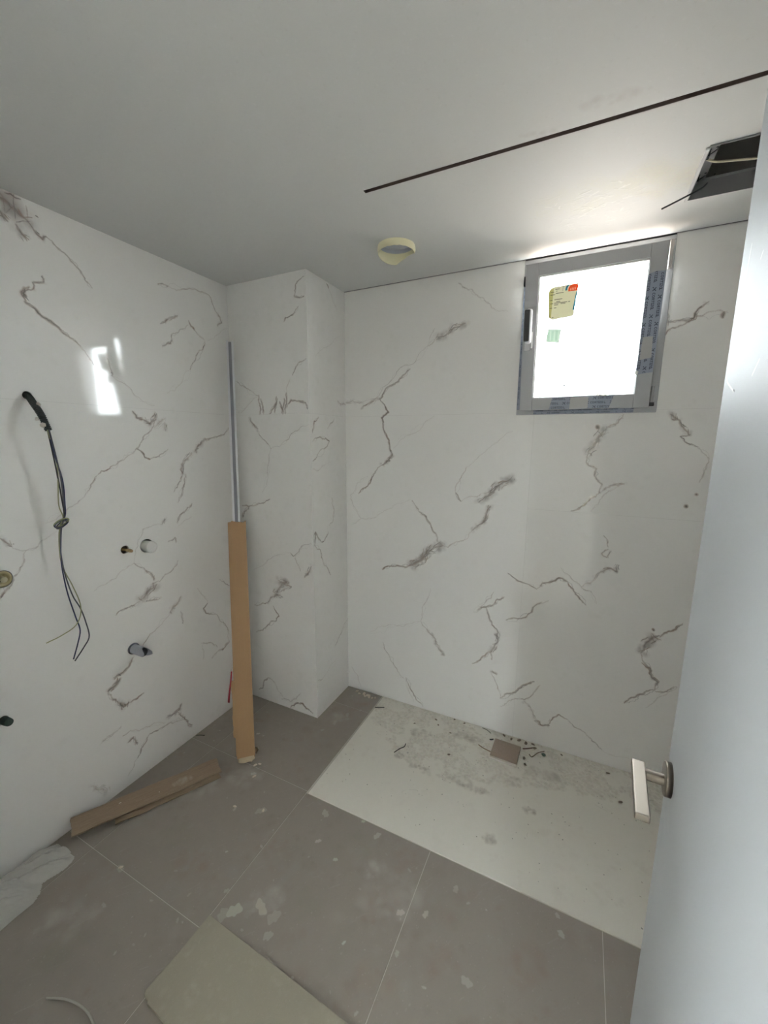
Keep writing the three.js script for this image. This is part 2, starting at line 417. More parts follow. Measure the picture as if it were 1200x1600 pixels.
// ---------------------------------------------------------------- ceiling: plasterboard with a slot, a hatch opening and a round hole; concrete slab above
{
  const S = 420;
  const tex = canvasTex(Math.round(W * S), Math.round(D * S), (x, w, h) => {
    x.fillStyle = 'rgb(222,223,220)'; x.fillRect(0, 0, w, h);
    speckle(x, w, h, 5000, 0.5, 1.4, ['rgba(214,215,211,0.5)', 'rgba(229,229,226,0.5)']);
    const P = (a, b) => [a * S, b * S];
    stain(x, ...P(1.95, 0.43), 60, 62, 500, '216,211,190', 0.16);        // yellowish filler beside the hatch
    stain(x, ...P(1.72, 0.42), 90, 46, 500, '222,222,208', 0.16);
    stain(x, ...P(1.6, 0.79), 26, 6, 120, '198,195,190', 0.25, -0.2);      // rubbed marks along the slot
    stain(x, ...P(1.78, 0.83), 46, 7, 200, '200,197,192', 0.25, -0.1);
    for (let i = 0; i < 50; i++) { const [a, b] = P(rr(1.6, 1.86), rr(0.2, 0.46)); x.strokeStyle = `rgba(246,246,240,${rr(0.2, 0.6)})`; x.lineWidth = rr(0.6, 2.2); x.beginPath(); x.moveTo(a, b); x.lineTo(a + rr(-14, 14), b + rr(-9, 9)); x.stroke(); }  // glossy glints of the trowel marks, painted pale into the colour
  });
  const bump = canvasTex(Math.round(W * S), Math.round(D * S), (x, w, h) => {
    x.fillStyle = 'rgb(120,120,120)'; x.fillRect(0, 0, w, h);
    const P = (a, b) => [a * S, b * S];
    for (let i = 0; i < 130; i++) { const [a, b] = P(rr(1.58, 1.9), rr(0.18, 0.47)); const v = (rr(120, 210)) | 0; x.strokeStyle = `rgba(${v},${v},${v},${rr(0.3, 0.8)})`; x.lineWidth = rr(0.8, 3); x.beginPath(); x.moveTo(a, b); x.lineTo(a + rr(-18, 18), b + rr(-9, 9)); x.stroke(); }
  }, false);
  const mat = std({ map: tex, bumpMap: bump, bumpScale: 0.0025, roughness: 0.62 });
  const s = new THREE.Shape([[CHX, 0.009], [W, 0.009], [W, D], [0, D], [0, CHZ], [CHX, CHZ]].map(([a, b]) => new THREE.Vector2(a, b)));
  const rect = (x0, x1, z0, z1) => { const p = new THREE.Path(); p.moveTo(x0, z0); p.lineTo(x0, z1); p.lineTo(x1, z1); p.lineTo(x1, z0); p.closePath(); s.holes.push(p); };
  rect(1.063, 2.39, 0.753, 0.77); rect(2.028, 2.328, 0.255, 0.54);
  const c = new THREE.Path(); c.absellipse(1.003, 0.37, 0.077, 0.077, 0, Math.PI * 2, true); s.holes.push(c);
  const e = new THREE.ExtrudeGeometry(s, { depth: 0.013, bevelEnabled: false, curveSegments: 40 }); e.rotateX(Math.PI / 2); e.translate(0, H + 0.013, 0);
  setUV(e, (x, y, z) => [x / W, 1 - z / D]);
  const g = struct('ceiling', 'white plasterboard ceiling with slot and openings', 'ceiling'); mesh('plasterboard', e, mat, g);
  mesh('concrete_slab', box(-0.2, W + 0.2, 3.2, 3.4, -0.22, D + 0.1), std({ color: srgb(128, 125, 120), roughness: 0.95 }), g);
  const t = struct('trim_1', 'thin grey strip darkening the shadow gap at the head of the window wall', 'trim');
  mesh('strip', box(CHX, W, H + 0.001, H + 0.02, -0.0105, 0.0005), std({ color: srgb(120, 120, 122), roughness: 0.6 }), t);  // grey strip that darkens the shadow gap between ceiling and wall
}

// ---------------------------------------------------------------- floor
const FX = [0, 0.165, 0.768, 1.368, 1.968, W], FZ = [0, 0.18, 0.782, 1.372, 1.972, D];
{
  const S = 640;
  const tex = canvasTex(Math.round(W * S), Math.round(D * S), (x, w, h) => {
    x.fillStyle = 'rgb(148,140,130)'; x.fillRect(0, 0, w, h);
    for (let i = 0; i < 420; i++) stain(x, rr(0, w), rr(0, h), rr(20, 110), rr(10, 60), 40, ['130,123,112', '162,156,146', '136,132,122', '140,121,110', '150,148,142'][(rnd() * 5) | 0], 0.26, rr(-0.9, -0.4));
    for (let i = 0; i < 1500; i++) { const a = rr(0, w), b = rr(0, h), l = rr(4, 26); x.strokeStyle = `rgba(${rnd() < 0.5 ? '178,173,165' : '134,127,119'},${rr(0.06, 0.22)})`; x.lineWidth = rr(0.6, 2); x.beginPath(); x.moveTo(a, b); x.lineTo(a + l * rr(0.4, 1), b - l); x.stroke(); }
    speckle(x, w, h, 9000, 0.4, 1.2, ['rgba(185,180,172,0.35)', 'rgba(125,118,110,0.35)']);
    const white = () => `rgba(${(rr(205, 222)) | 0},${(rr(202, 216)) | 0},${(rr(192, 206)) | 0},${rr(0.22, 0.55)})`;
    for (const [a, b, r] of [[0.645, 0.953, 10], [0.905, 0.84, 9], [0.948, 0.955, 6], [1.05, 0.986, 6], [1.152, 0.83, 7], [1.07, 0.8, 5], [0.907, 1.236, 12], [0.966, 1.24, 11], [0.985, 1.289, 10], [1.497, 0.883, 7], [1.426, 1.005, 6], [1.61, 0.9, 3], [1.846, 0.861, 10], [1.597, 1.116, 9], [1.382, 1.146, 6], [1.832, 0.81, 5], [1.347, 1.038, 8], [1.217, 1.196, 5], [0.472, 0.817, 7], [0.536, 0.998, 5], [0.65, 1.149, 4], [0.34, 1.371, 8], [0.76, 1.251, 6], [0.413, 1.472, 4], [0.805, 1.311, 12], [0.832, 1.284, 14], [0.758, 1.073, 6], [0.30, 0.60, 5], [0.63, 0.34, 8], [0.66, 0.25, 7], [0.6, 0.42, 6], [0.71, 0.18, 7]])
      blob(x, a * S, b * S, r * rr(0.8, 1.1), rr(0.6, 1.5), rr(0, 3), white());
    for (let i = 0; i < 240; i++) blob(x, rr(0, w), rr(0, h), rr(0.8, 3), rr(0.6, 1.8), rr(0, 3), `rgba(205,200,190,${rr(0.12, 0.4)})`);
    for (const [a, b, q] of [[1.2, 0.95, 40], [0.62, 0.3, 60], [0.45, 0.85, 70], [0.3, 1.0, 80], [0.9, 1.22, 60], [0.35, 1.55, 80], [1.3, 1.0, 90]]) stain(x, a * S, b * S, q, q * 0.6, 320, '188,184,176', 0.16, -0.7);
    for (const [a, b, q] of [[1.30, 0.87, 50], [1.27, 1.05, 60], [1.34, 1.25, 60], [1.5, 1.1, 40], [0.7, 0.15, 50], [0.73, 0.1, 30], [0.3, 0.9, 60], [0.55, 1.25, 60], [1.75, 1.0, 60], [0.2, 0.5, 60]]) stain(x, a * S, b * S, q, q * 0.7, 160, '142,118,104', 0.16, -0.7);
    for (const [a, b, q] of [[1.5, 0.95, 60], [1.1, 0.9, 60], [1.65, 1.2, 70], [0.4, 1.2, 60], [0.4, 1.6, 70], [1.05, 1.15, 60]]) stain(x, a * S, b * S, q, q * 0.7, 160, '136,134,120', 0.16, -0.7);
  });
  const bump = canvasTex(512, 512, (x, w, h) => { x.fillStyle = 'rgb(128,128,128)'; x.fillRect(0, 0, w, h); speckle(x, w, h, 12000, 0.6, 2.4, ['rgba(100,100,100,0.35)', 'rgba(156,156,156,0.35)']); }, false);
  bump.wrapS = bump.wrapT = THREE.RepeatWrapping; bump.repeat.set(3, 3);
  const mat = std({ map: tex, bumpMap: bump, bumpScale: 0.0006, roughness: 0.62 });
  const g = struct('floor', 'taupe stone tile floor with pale joints, dusty and plaster splashed', 'floor');
  mesh('screed', box(-0.2, W + 0.2, -0.2, -0.012, -0.22, D + 0.1), mCore, g);
  mesh('grout', merge([box(0, TX - 0.001, -0.012, -0.0009, CHZ, D), box(CHX, TX - 0.001, -0.012, -0.0009, 0, CHZ), box(TX - 0.001, W, -0.012, -0.0009, TZ, D)]), mGrout, g);
  const gap = 0.0011;
  for (let i = 0; i < 5; i++) for (let k = 0; k < 5; k++) {
    let x0 = FX[i] + gap, x1 = FX[i + 1] - gap, z0 = FZ[k] + gap, z1 = FZ[k + 1] - gap;
    if (k < 2) { if (x0 > TX - 0.05) continue; x1 = Math.min(x1, TX - 0.003); if (i === 2) continue; }
    if (k === 0) { x0 = Math.max(x0, CHX); if (x1 < CHX + 0.02) continue; }
    const cut = k === 1 && x1 < CHX + 0.01;
    if (k === 1) { if (x1 <= CHX) z0 = CHZ; else { mesh('tile', setUV(box(CHX, x1, -0.012, 0, z0, CHZ), (x, y, z) => [x / W, 1 - z / D]), mat, g); z0 = CHZ; } }
    if (k >= 2 && z0 < TZ && x0 > TX - 0.05) z0 = TZ + 0.003;
    mesh('tile', setUV(box(x0, x1, -0.012, 0, z0, z1), (x, y, z) => [x / W, 1 - z / D]), mat, g);
  }
  const hf = struct('floor_hallway', 'hallway floor behind the camera', 'floor');
  mesh('screed', box(0.2, 4.5, -0.2, 0, D + 0.1, 3.8), std({ color: srgb(176, 170, 162), roughness: 0.7 }), hf);
  const og = struct('ground_outside', 'sunlit paving out of view outside the window, lighting the ceiling', 'ground');
  mesh('paving', merge([box(-25, 27, -0.45, -0.25, -30, 0), box(-25, 27, -0.45, -0.25, 0, 30)]), std({ color: srgb(118, 106, 97), roughness: 0.9 }), og);  // out of view; bounces sunlight up through the window onto the ceiling
}

// ---------------------------------------------------------------- window: fixed frame, sash tilted inwards at the top
const mAlu = std({ color: srgb(168, 168, 168), roughness: 0.45, metalness: 0.15 });
const mBead = std({ color: srgb(235, 236, 232), roughness: 0.4 });
const mSteel = std({ color: srgb(205, 200, 194), roughness: 0.3, metalness: 0.85 });
const mBlack = std({ color: srgb(22, 22, 23), roughness: 0.45 });
function filmTex(w, h, rows, cell, vertical, torn) {
  return canvasTex(w, h, (x) => {
    x.fillStyle = 'rgb(136,144,158)'; x.fillRect(0, 0, w, h);
    x.save(); if (vertical) { x.translate(w, 0); x.rotate(Math.PI / 2); }
    const L = vertical ? h : w, B = vertical ? w : h, rh = B / rows;
    x.fillStyle = 'rgb(34,38,56)'; x.textBaseline = 'middle'; x.font = `bold ${(rh * 0.66) | 0}px sans-serif`;
    for (let r = 0; r < rows; r++) for (let c = -cell * (r % 2 ? 0.5 : 0.2); c < L; c += cell) {
      const y = (r + 0.5) * rh; x.fillText('CORTIZO', c + cell * 0.28, y);
      x.strokeStyle = 'rgb(34,38,56)'; x.lineWidth = rh * 0.13;
      x.beginPath(); x.moveTo(c + cell * 0.10, y - rh * 0.28); x.lineTo(c + cell * 0.22, y + rh * 0.28); x.moveTo(c + cell * 0.22, y - rh * 0.28); x.lineTo(c + cell * 0.17, y); x.moveTo(c + cell * 0.12, y + rh * 0.1); x.lineTo(c + cell * 0.09, y + rh * 0.28); x.stroke();
      x.lineWidth = rh * 0.09; x.beginPath(); x.moveTo(c + cell * 0.86, y - rh * 0.24); x.lineTo(c + cell * 0.86, y + rh * 0.2); x.lineTo(c + cell * 0.92, y + rh * 0.2); x.stroke();
    }
    x.restore();
    for (let i = 0; i < 30; i++) { x.strokeStyle = `rgba(${rnd() < 0.5 ? '176,186,200' : '112,122,140'},0.35)`; x.lineWidth = rr(0.5, 2); x.beginPath(); const a = rr(0, w), b = rr(0, h); x.moveTo(a, b); x.lineTo(a + rr(-30, 30), b + rr(-30, 30)); x.stroke(); }
    if (torn) { x.fillStyle = 'rgb(170,168,165)'; x.beginPath(); torn.forEach(([a, b]) => x.lineTo(a * w, b * h)); x.fill(); }
  });
}
const win = struct('window_1', 'small grey aluminium window tilted inwards, partly covered in blue film', 'window');
{
  const fr = mesh('fixed_frame', merge([rbox(WX0, WX1, WY0, WY0 + 0.045, -0.06, 0.004), rbox(WX0, WX1, WY1 - 0.018, WY1, -0.06, 0.004), rbox(WX0, WX0 + 0.045, WY0 + 0.045, WY1 - 0.018, -0.06, 0.004), rbox(WX1 - 0.045, WX1, WY0 + 0.045, WY1 - 0.018, -0.06, 0.004)]), mAlu, win);
  mesh('protective_film', setUV(box(1.556, 1.962, 1.7185, 1.74, 0.004, 0.0046), (x, y) => [(x - 1.556) / 0.406, (y - 1.7185) / 0.0215]), std({ map: filmTex(640, 40, 2, 160, false), roughness: 0.35 }), fr);
  mesh('protective_film', setUV(box(1.4785, 1.499, 1.742, 2.31, 0.004, 0.0046), (x, y) => [(x - 1.4785) / 0.0205, (y - 1.742) / 0.568]), std({ map: filmTex(40, 900, 2, 160, true), roughness: 0.35 }), fr);
  mesh('seal', rbox(1.479, 1.4945, 2.285, 2.325, 0.002, 0.02, 0.003), mBlack, fr);

  const sash = new THREE.Group(); sash.name = 'sash'; win.add(sash); sash.position.set(1.7545, 1.741, -0.022); sash.rotation.x = 0.11;
  const w = 0.259, h = 0.614, T = 0.05, l = 0.054, r = 0.058, b = 0.056, t = 0.05;
  mesh('stile', rbox(-w, -w + l, 0, h, 0, T), mAlu, sash); mesh('stile', rbox(w - r, w, 0, h, 0, T), mAlu, sash);
  mesh('rail', rbox(-w + l, w - r, 0, b, 0, T), mAlu, sash); mesh('rail', rbox(-w + l, w - r, h - t, h, 0, T), mAlu, sash);
  const gx0 = -w + l, gx1 = w - r, gy0 = b, gy1 = h - t;
  mesh('glazing_bead', merge([box(gx0, gx0 + 0.006, gy0, gy1, 0.026, 0.044), box(gx1 - 0.003, gx1, gy0, gy1, 0.026, 0.044), box(gx0, gx1, gy1 - 0.007, gy1, 0.026, 0.044), box(gx0, gx1, gy0, gy0 + 0.003, 0.026, 0.044)]), mBead, sash);
  mesh('glass_pane', box(gx0, gx1, gy0, gy1, 0.0225, 0.0255), phys({ color: 0xffffff, transmission: 1, thickness: 0, roughness: 0.3, ior: 1.5 }), sash);
  // stickers and dirt on the glass
  const sx = 1.7545, sy = 1.741, mk = (pts, mat, name) => {
    const s = new THREE.Shape(pts.map(([a, c]) => new THREE.Vector2(a - sx, c - sy + 0.001)));
    const e = new THREE.ExtrudeGeometry(s, { depth: 0.0005, bevelEnabled: false }); e.translate(0, 0, 0.0257);
    const bb = new THREE.Box3().setFromBufferAttribute(e.attributes.position);
    setUV(e, (x, y) => [(x - bb.min.x) / (bb.max.x - bb.min.x), (y - bb.min.y) / (bb.max.y - bb.min.y)]);
    return mesh(name, e, mat, sash);
  };
  const label = canvasTex(256, 300, (x, W_, H_) => {
    x.fillStyle = 'rgb(238,236,214)'; x.fillRect(0, 0, W_, H_);
    x.fillStyle = 'rgb(206,202,140)'; x.beginPath(); x.moveTo(0, 20); x.lineTo(46, 20); x.lineTo(34, 300); x.lineTo(0, 300); x.fill();
    x.strokeStyle = 'rgb(30,132,160)'; x.lineWidth = 15; x.beginPath(); x.arc(215, 46, 62, Math.PI * 0.98, Math.PI * 1.42); x.stroke();
    x.beginPath(); x.moveTo(246, 70); x.lineTo(226, 230); x.stroke();
    x.strokeStyle = 'rgb(210,206,190)'; x.lineWidth = 8; x.beginPath(); x.arc(215, 46, 92, Math.PI * 0.98, Math.PI * 1.4); x.stroke();
    x.fillStyle = 'rgb(226,96,44)'; x.beginPath(); x.arc(215, 46, 44, Math.PI, 0); x.lineTo(259, 62); x.lineTo(171, 62); x.fill();
    x.strokeStyle = 'rgb(250,225,205)'; x.lineWidth = 4; for (const a of [192, 205, 218, 231]) { x.beginPath(); x.moveTo(a, 34); x.lineTo(a - 3, 54); x.stroke(); }
    x.fillStyle = 'rgb(95,92,76)';
    for (const [a, y, ww] of [[60, 26, 36], [66, 42, 14], [20, 48, 30], [66, 62, 66], [20, 72, 40], [56, 116, 68], [74, 136, 34], [56, 148, 112], [56, 164, 36], [112, 158, 42], [176, 148, 16], [56, 190, 22], [44, 276, 14], [20, 120, 20], [22, 150, 26], [20, 190, 22]]) x.fillRect(a, y, ww, 5);
  });
  mk([[1.590, 2.238], [1.603, 2.254], [1.628, 2.2555], [1.709, 2.257], [1.697, 2.134], [1.690, 2.130], [1.612, 2.124], [1.596, 2.135]], phys({ map: label, transmission: 0.13, thickness: 0, roughness: 1 }), 'sticker');
  const pale = canvasTex(128, 128, (x) => { x.fillStyle = 'rgb(216,226,216)'; x.fillRect(0, 0, 128, 128); x.fillStyle = 'rgb(196,212,200)'; for (const a of [14, 46, 80]) x.fillRect(a, 22, 20, 84); });
  mk([[1.598, 2.089], [1.653, 2.083], [1.647, 2.027], [1.590, 2.036]], phys({ map: pale, transmission: 0.24, thickness: 0, roughness: 1 }), 'sticker');
  const mSpeck = std({ color: srgb(96, 98, 96), roughness: 1 });
  for (const [cx, cy, q] of [[1.682, 1.845, 5], [1.69, 1.838, 4], [1.694, 1.846, 4], [1.688, 1.828, 3], [1.83, 2.2, 1.5], [1.953, 1.905, 2.5], [1.60, 1.803, 2.5], [1.66, 1.8015, 4], [1.58, 1.80, 2], [1.76, 1.803, 4], [1.845, 1.806, 3], [1.612, 1.965, 2.5], [1.85, 2.0, 2]]) {
    const pts = []; for (let k = 0; k < 8; k++) { const a = k / 8 * 6.283, rad = q * 0.001 * rr(0.5, 1.2); pts.push([cx + Math.cos(a) * rad * 1.5, cy + Math.sin(a) * rad]); }
    mk(pts, mSpeck, 'dirt_speck');
  }
  mk([[1.846, 1.978], [1.858, 1.986], [1.869, 1.996], [1.872, 2.004], [1.862, 1.993], [1.852, 1.984]], phys({ color: srgb(170, 178, 182), transmission: 0.2, thickness: 0, roughness: 1 }), 'smear');
  // blue protective film on the sash
  const fs = [[0.199, 0.137], [0.196, 0.155], [0.2, 0.19], [0.2, 0.36], [0.201, 0.5], [0.205, 0.508], [0.226, 0.513], [0.2575, 0.511], [0.2575, 0.14], [0.235, 0.139], [0.205, 0.134]];
  let e = new THREE.ExtrudeGeometry(new THREE.Shape(fs.map(([a, c]) => new THREE.Vector2(a, c))), { depth: 0.0007, bevelEnabled: false }); e.translate(0, 0, T + 0.0003);
  mesh('protective_film', setUV(e, (x, y) => [(x - 0.195) / 0.063, (y - 0.133) / 0.381]), std({ map: filmTex(150, 900, 3, 230, true, [[0.2, 0.62], [0.75, 0.62], [0.8, 0.83], [0.16, 0.85]]), roughness: 0.35 }), sash);
  const fb = [[-0.130, 0.003], [-0.118, 0.055], [0.0, 0.056], [0.127, 0.056], [0.112, 0.003]];
  e = new THREE.ExtrudeGeometry(new THREE.Shape(fb.map(([a, c]) => new THREE.Vector2(a, c))), { depth: 0.0007, bevelEnabled: false }); e.translate(0, 0, T + 0.0003);
  mesh('protective_film', setUV(e, (x, y) => [(x + 0.13) / 0.257, y / 0.056]), std({ map: filmTex(600, 130, 3, 220, false, [[0.34, 0.05], [0.62, 0.05], [0.62, 0.92], [0.33, 0.95]]), roughness: 0.35 }), sash);
  // torn flap standing up over the lower edge of the glass
  e = new THREE.PlaneGeometry(0.065, 0.02, 16, 6); displace(e, (v) => { const k = (v.x + 0.0325) / 0.065; v.y += 0.016 * k * k + 0.004 * Math.sin(k * 22) - (v.y > 0 ? 0.008 * (1 - k) : 0); v.z = 0.004 * Math.sin(k * 17) + 0.003 * Math.cos(v.y * 500); });
  e.translate(0.092, 0.062, T - 0.001); mesh('torn_film', e, phys({ color: srgb(205, 200, 190), roughness: 0.6, transmission: 0.25, thickness: 0, side: THREE.DoubleSide }), sash);
  e = new THREE.SphereGeometry(0.008, 12, 8); e.scale(0.9, 1.1, 0.5); displace(e, (v) => { v.x += 0.002 * Math.sin(v.y * 700); }); e.translate(0.199, 0.142, T + 0.004); mesh('torn_film', e, std({ color: srgb(225, 222, 216), roughness: 0.5 }), sash);
  // handle
  const hd = new THREE.Group(); hd.name = 'handle'; sash.add(hd); hd.position.set(1.517 - sx, 0, T);
  mesh('back_plate', rbox(-0.014, 0.014, 0.262, 0.345, 0, 0.007, 0.003), std({ color: srgb(190, 190, 190), roughness: 0.4, metalness: 0.3 }), hd);
  mesh('lever_body', rbox(-0.011, 0.017, 0.290, 0.434, 0.006, 0.030, 0.0105), std({ color: srgb(232, 232, 232), roughness: 0.35 }), hd);
  const lv = rbox(-0.014, 0.010, 0.300, 0.430, 0.024, 0.036, 0.0055); mesh('lever_grip', lv, mBlack, hd);
  mesh('side_plate', rbox(0.016, 0.021, 0.272, 0.34, 0.0, 0.012, 0.001), mBead, hd);
  // scissor stay and hinge
  mesh('stay_arm', rbox(2.022, 2.036, 2.268, 2.372, 0.012, 0.03, 0.003), mSteel, win);
  const hg = new THREE.Group(); hg.name = 'hinge'; win.add(hg);
  mesh('hinge_barrel', (() => { const c = new THREE.CylinderGeometry(0.006, 0.006, 0.07, 14); c.translate(2.022, 1.787, 0.014); return c; })(), mAlu, hg);
  mesh('hinge_foot', rbox(2.012, 2.032, 1.743, 1.757, 0.004, 0.022, 0.002), std({ color: srgb(70, 70, 72), roughness: 0.5 }), hg);
}

// ---------------------------------------------------------------- door, standing open along the right side
{
  const g = struct('door_1', 'white door leaf standing open with brushed lever handle', 'door'); g.position.set(1.952, 0, 1.329); g.rotation.y = -0.055;
  const tex = canvasTex(720, 2000, (x, w, h) => {
    x.fillStyle = 'rgb(201,204,206)'; x.fillRect(0, 0, w, h);
    const P = (z, y) => [(z - 1.33) * 1000, h - y * 1000 + 200];
    const ln = (pts, c, lw) => { x.strokeStyle = c; x.lineWidth = lw; x.lineCap = 'round'; x.beginPath(); pts.forEach((p, i) => x[i ? 'lineTo' : 'moveTo'](...P(...p))); x.stroke(); };
    ln([[1.372, 1.841], [1.366, 1.803], [1.362, 1.757], [1.358, 1.717]], 'rgba(250,250,246,0.9)', 2);
    ln([[1.378, 1.836], [1.372, 1.80], [1.368, 1.75]], 'rgba(180,182,180,0.6)', 1.2);
    ln([[1.345, 1.79], [1.34, 1.74], [1.337, 1.69]], 'rgba(186,188,188,0.6)', 1.2);
    ln([[1.337, 1.685], [1.35, 1.676], [1.392, 1.660]], 'rgba(252,252,250,1)', 2.2); ln([[1.39, 1.662], [1.398, 1.66]], 'rgba(120,122,122,0.8)', 2.5);
    ln([[1.486, 1.684], [1.467, 1.67]], 'rgba(250,250,248,0.9)', 2); ln([[1.432, 1.811], [1.426, 1.805]], 'rgba(250,250,248,0.9)', 2);
    stain(x, ...P(1.37, 1.6), 26, 34, 160, '206,208,210', 0.2); stain(x, ...P(1.37, 1.01), 40, 50, 200, '212,214,215', 0.2);
  });
  const leaf = rbox(0, 0.038, 0.006, 2.2, 0, 0.726, 0.0015); setUV(leaf, (x, y, z) => [z / 0.72, (y + 0.0 - 0.2) / 2.0]);
  tex.wrapT = THREE.ClampToEdgeWrapping;
  mesh('leaf', leaf, phys({ map: tex, roughness: 0.55, ior: 1.5, specularIntensity: 0.4 }), g);
  const st = std({ color: srgb(142, 134, 124), roughness: 0.42, metalness: 1 });
  const hd = new THREE.Group(); hd.name = 'door_handle'; hd.userData.label = 'brushed steel lever handle'; g.add(hd); hd.position.set(0, 1.06, 0.037);
  const prof = [[0, 0], [0.026, 0], [0.026, 0.0075], [0.0252, 0.009], [0, 0.009]].map(([a, b]) => new THREE.Vector2(a, b));
  const ro = new THREE.LatheGeometry(prof, 40); ro.rotateZ(Math.PI / 2); mesh('rosette', ro, st, hd);
  const nk = new THREE.CylinderGeometry(0.0088, 0.0088, 0.0285, 24); nk.rotateZ(Math.PI / 2); nk.translate(-0.0225, -0.004, 0); mesh('neck', nk, st, hd);
  mesh('lever', rbox(-0.054, -0.034, -0.007, 0.005, -0.018, 0.1, 0.0022), st, hd);
  for (const y of [0.3, 1.1, 1.9]) { const c = new THREE.CylinderGeometry(0.007, 0.007, 0.09, 14); c.translate(0.003, y, 0.733); mesh('hinge', c, st, g); }
}

// ---------------------------------------------------------------- shower tray and drain cover
{
  const S = 800, X0 = TX, X1 = W - 0.005, Z0 = 0.002, Z1 = TZ, w0 = Math.round((X1 - X0) * S), h0 = Math.round((Z1 - Z0) * S);
  const tex = canvasTex(w0, h0, (x, w, h) => {
    x.fillStyle = 'rgb(240,237,226)'; x.fillRect(0, 0, w, h);
    const P = (a, b) => [(a - X0) * S, (b - Z0) * S];
    for (let i = 0; i < 160; i++) stain(x, rr(0, w), rr(0, h), rr(20, 70), rr(14, 50), 40, ['230,226,213', '244,242,233', '224,219,206'][(rnd() * 3) | 0], 0.25, rr(0, 3));
    // dust swept towards the wall, with its ragged edge
    const edge = [[0.778, 0.2], [0.9, 0.3], [1.006, 0.355], [1.053, 0.414], [1.239, 0.447], [1.484, 0.459], [1.593, 0.352], [1.713, 0.292], [1.835, 0.265], [2.067, 0.213], [2.42, 0.2]];
    const lim = (a) => { for (let i = 1; i < edge.length; i++) if (a <= edge[i][0]) { const t = (a - edge[i - 1][0]) / (edge[i][0] - edge[i - 1][0]); return edge[i - 1][1] + t * (edge[i][1] - edge[i - 1][1]); } return 0.2; };
    for (let i = 0; i < 26000; i++) { const a = rr(X0, X1), b = rr(0, 0.47) * 1; if (b > lim(a) + 0.02 * fbm(a * 30, b * 30)) continue; if (fbm(a * 9, b * 9, 1) < -0.15) continue; x.fillStyle = `rgba(${['176,168,154', '196,190,176', '186,177,161'][(rnd() * 3) | 0]},${rr(0.03, 0.10)})`; x.beginPath(); x.arc(...P(a, b), rr(1, 7), 0, 7); x.fill(); }
    for (const [a, b, q, r] of [[1.176, 0.429, 60, 12], [1.445, 0.43, 80, 16], [1.569, 0.641, 30, 22], [1.697, 0.434, 30, 18], [1.618, 0.306, 40, 26], [1.06, 0.40, 26, 22], [1.375, 0.426, 60, 10], [1.72, 0.2, 90, 30], [1.35, 0.12, 80, 26], [1.1, 0.2, 60, 30]]) stain(x, ...P(a, b), q, r, 260, '156,148,134', 0.22, rr(-0.3, 0.3));
    for (let i = 0; i < 300; i++) { const a = rr(X0, X1), b = Math.pow(rnd(), 1.8) * 0.75; x.fillStyle = `rgba(${['96,88,76', '124,114,98', '74,70,62'][(rnd() * 3) | 0]},${rr(0.3, 0.8)})`; x.beginPath(); x.ellipse(...P(a, b), rr(0.6, 2.6), rr(0.5, 1.6), rr(0, 3), 0, 7); x.fill(); }
    for (let i = 0; i < 26; i++) { const [a, b] = P(rr(X0, X1), rr(0.02, 0.6)); x.strokeStyle = `rgba(120,112,98,${rr(0.15, 0.4)})`; x.lineWidth = rr(0.6, 1.4); x.beginPath(); x.moveTo(a, b); x.quadraticCurveTo(a + rr(-20, 20), b + rr(-14, 14), a + rr(-40, 40), b + rr(-20, 20)); x.stroke(); }
  });
  const bump = canvasTex(512, 512, (x, w, h) => { x.fillStyle = 'rgb(128,128,128)'; x.fillRect(0, 0, w, h); speckle(x, w, h, 9000, 1, 4, ['rgba(96,96,96,0.3)', 'rgba(160,160,160,0.3)']); }, false);
  const t = thing('shower_tray', 'cream white flush shower tray, dusty, below the window wall', 'shower tray');
  mesh('basin', setUV(rbox(X0, X1, -0.0118, 0.003, Z0, Z1, 0.0015), (x, y, z) => [(x - X0) / (X1 - X0), 1 - (z - Z0) / (Z1 - Z0)]), std({ map: tex, bumpMap: bump, bumpScale: 0.0006, roughness: 0.55 }), t);
  const d = thing('drain_cover', 'square brown drain cover with pale rim on the shower tray', 'drain cover', [1.548, 0.003, 0.146]); d.rotation.y = -0.03;
  mesh('cover_rim', rbox(-0.066, 0.066, 0, 0.010, -0.066, 0.074, 0.002), std({ color: srgb(214, 210, 198), roughness: 0.6 }), d);
  const dt = canvasTex(128, 128, (x) => { x.fillStyle = 'rgb(150,134,120)'; x.fillRect(0, 0, 128, 128); speckle(x, 128, 128, 500, 0.6, 2.5, ['rgba(130,114,100,0.4)', 'rgba(172,158,144,0.4)']); });
  mesh('cover_plate', rbox(-0.066, 0.066, 0.010, 0.015, -0.067, 0.062, 0.001), std({ map: dt, roughness: 0.8 }), d);
}

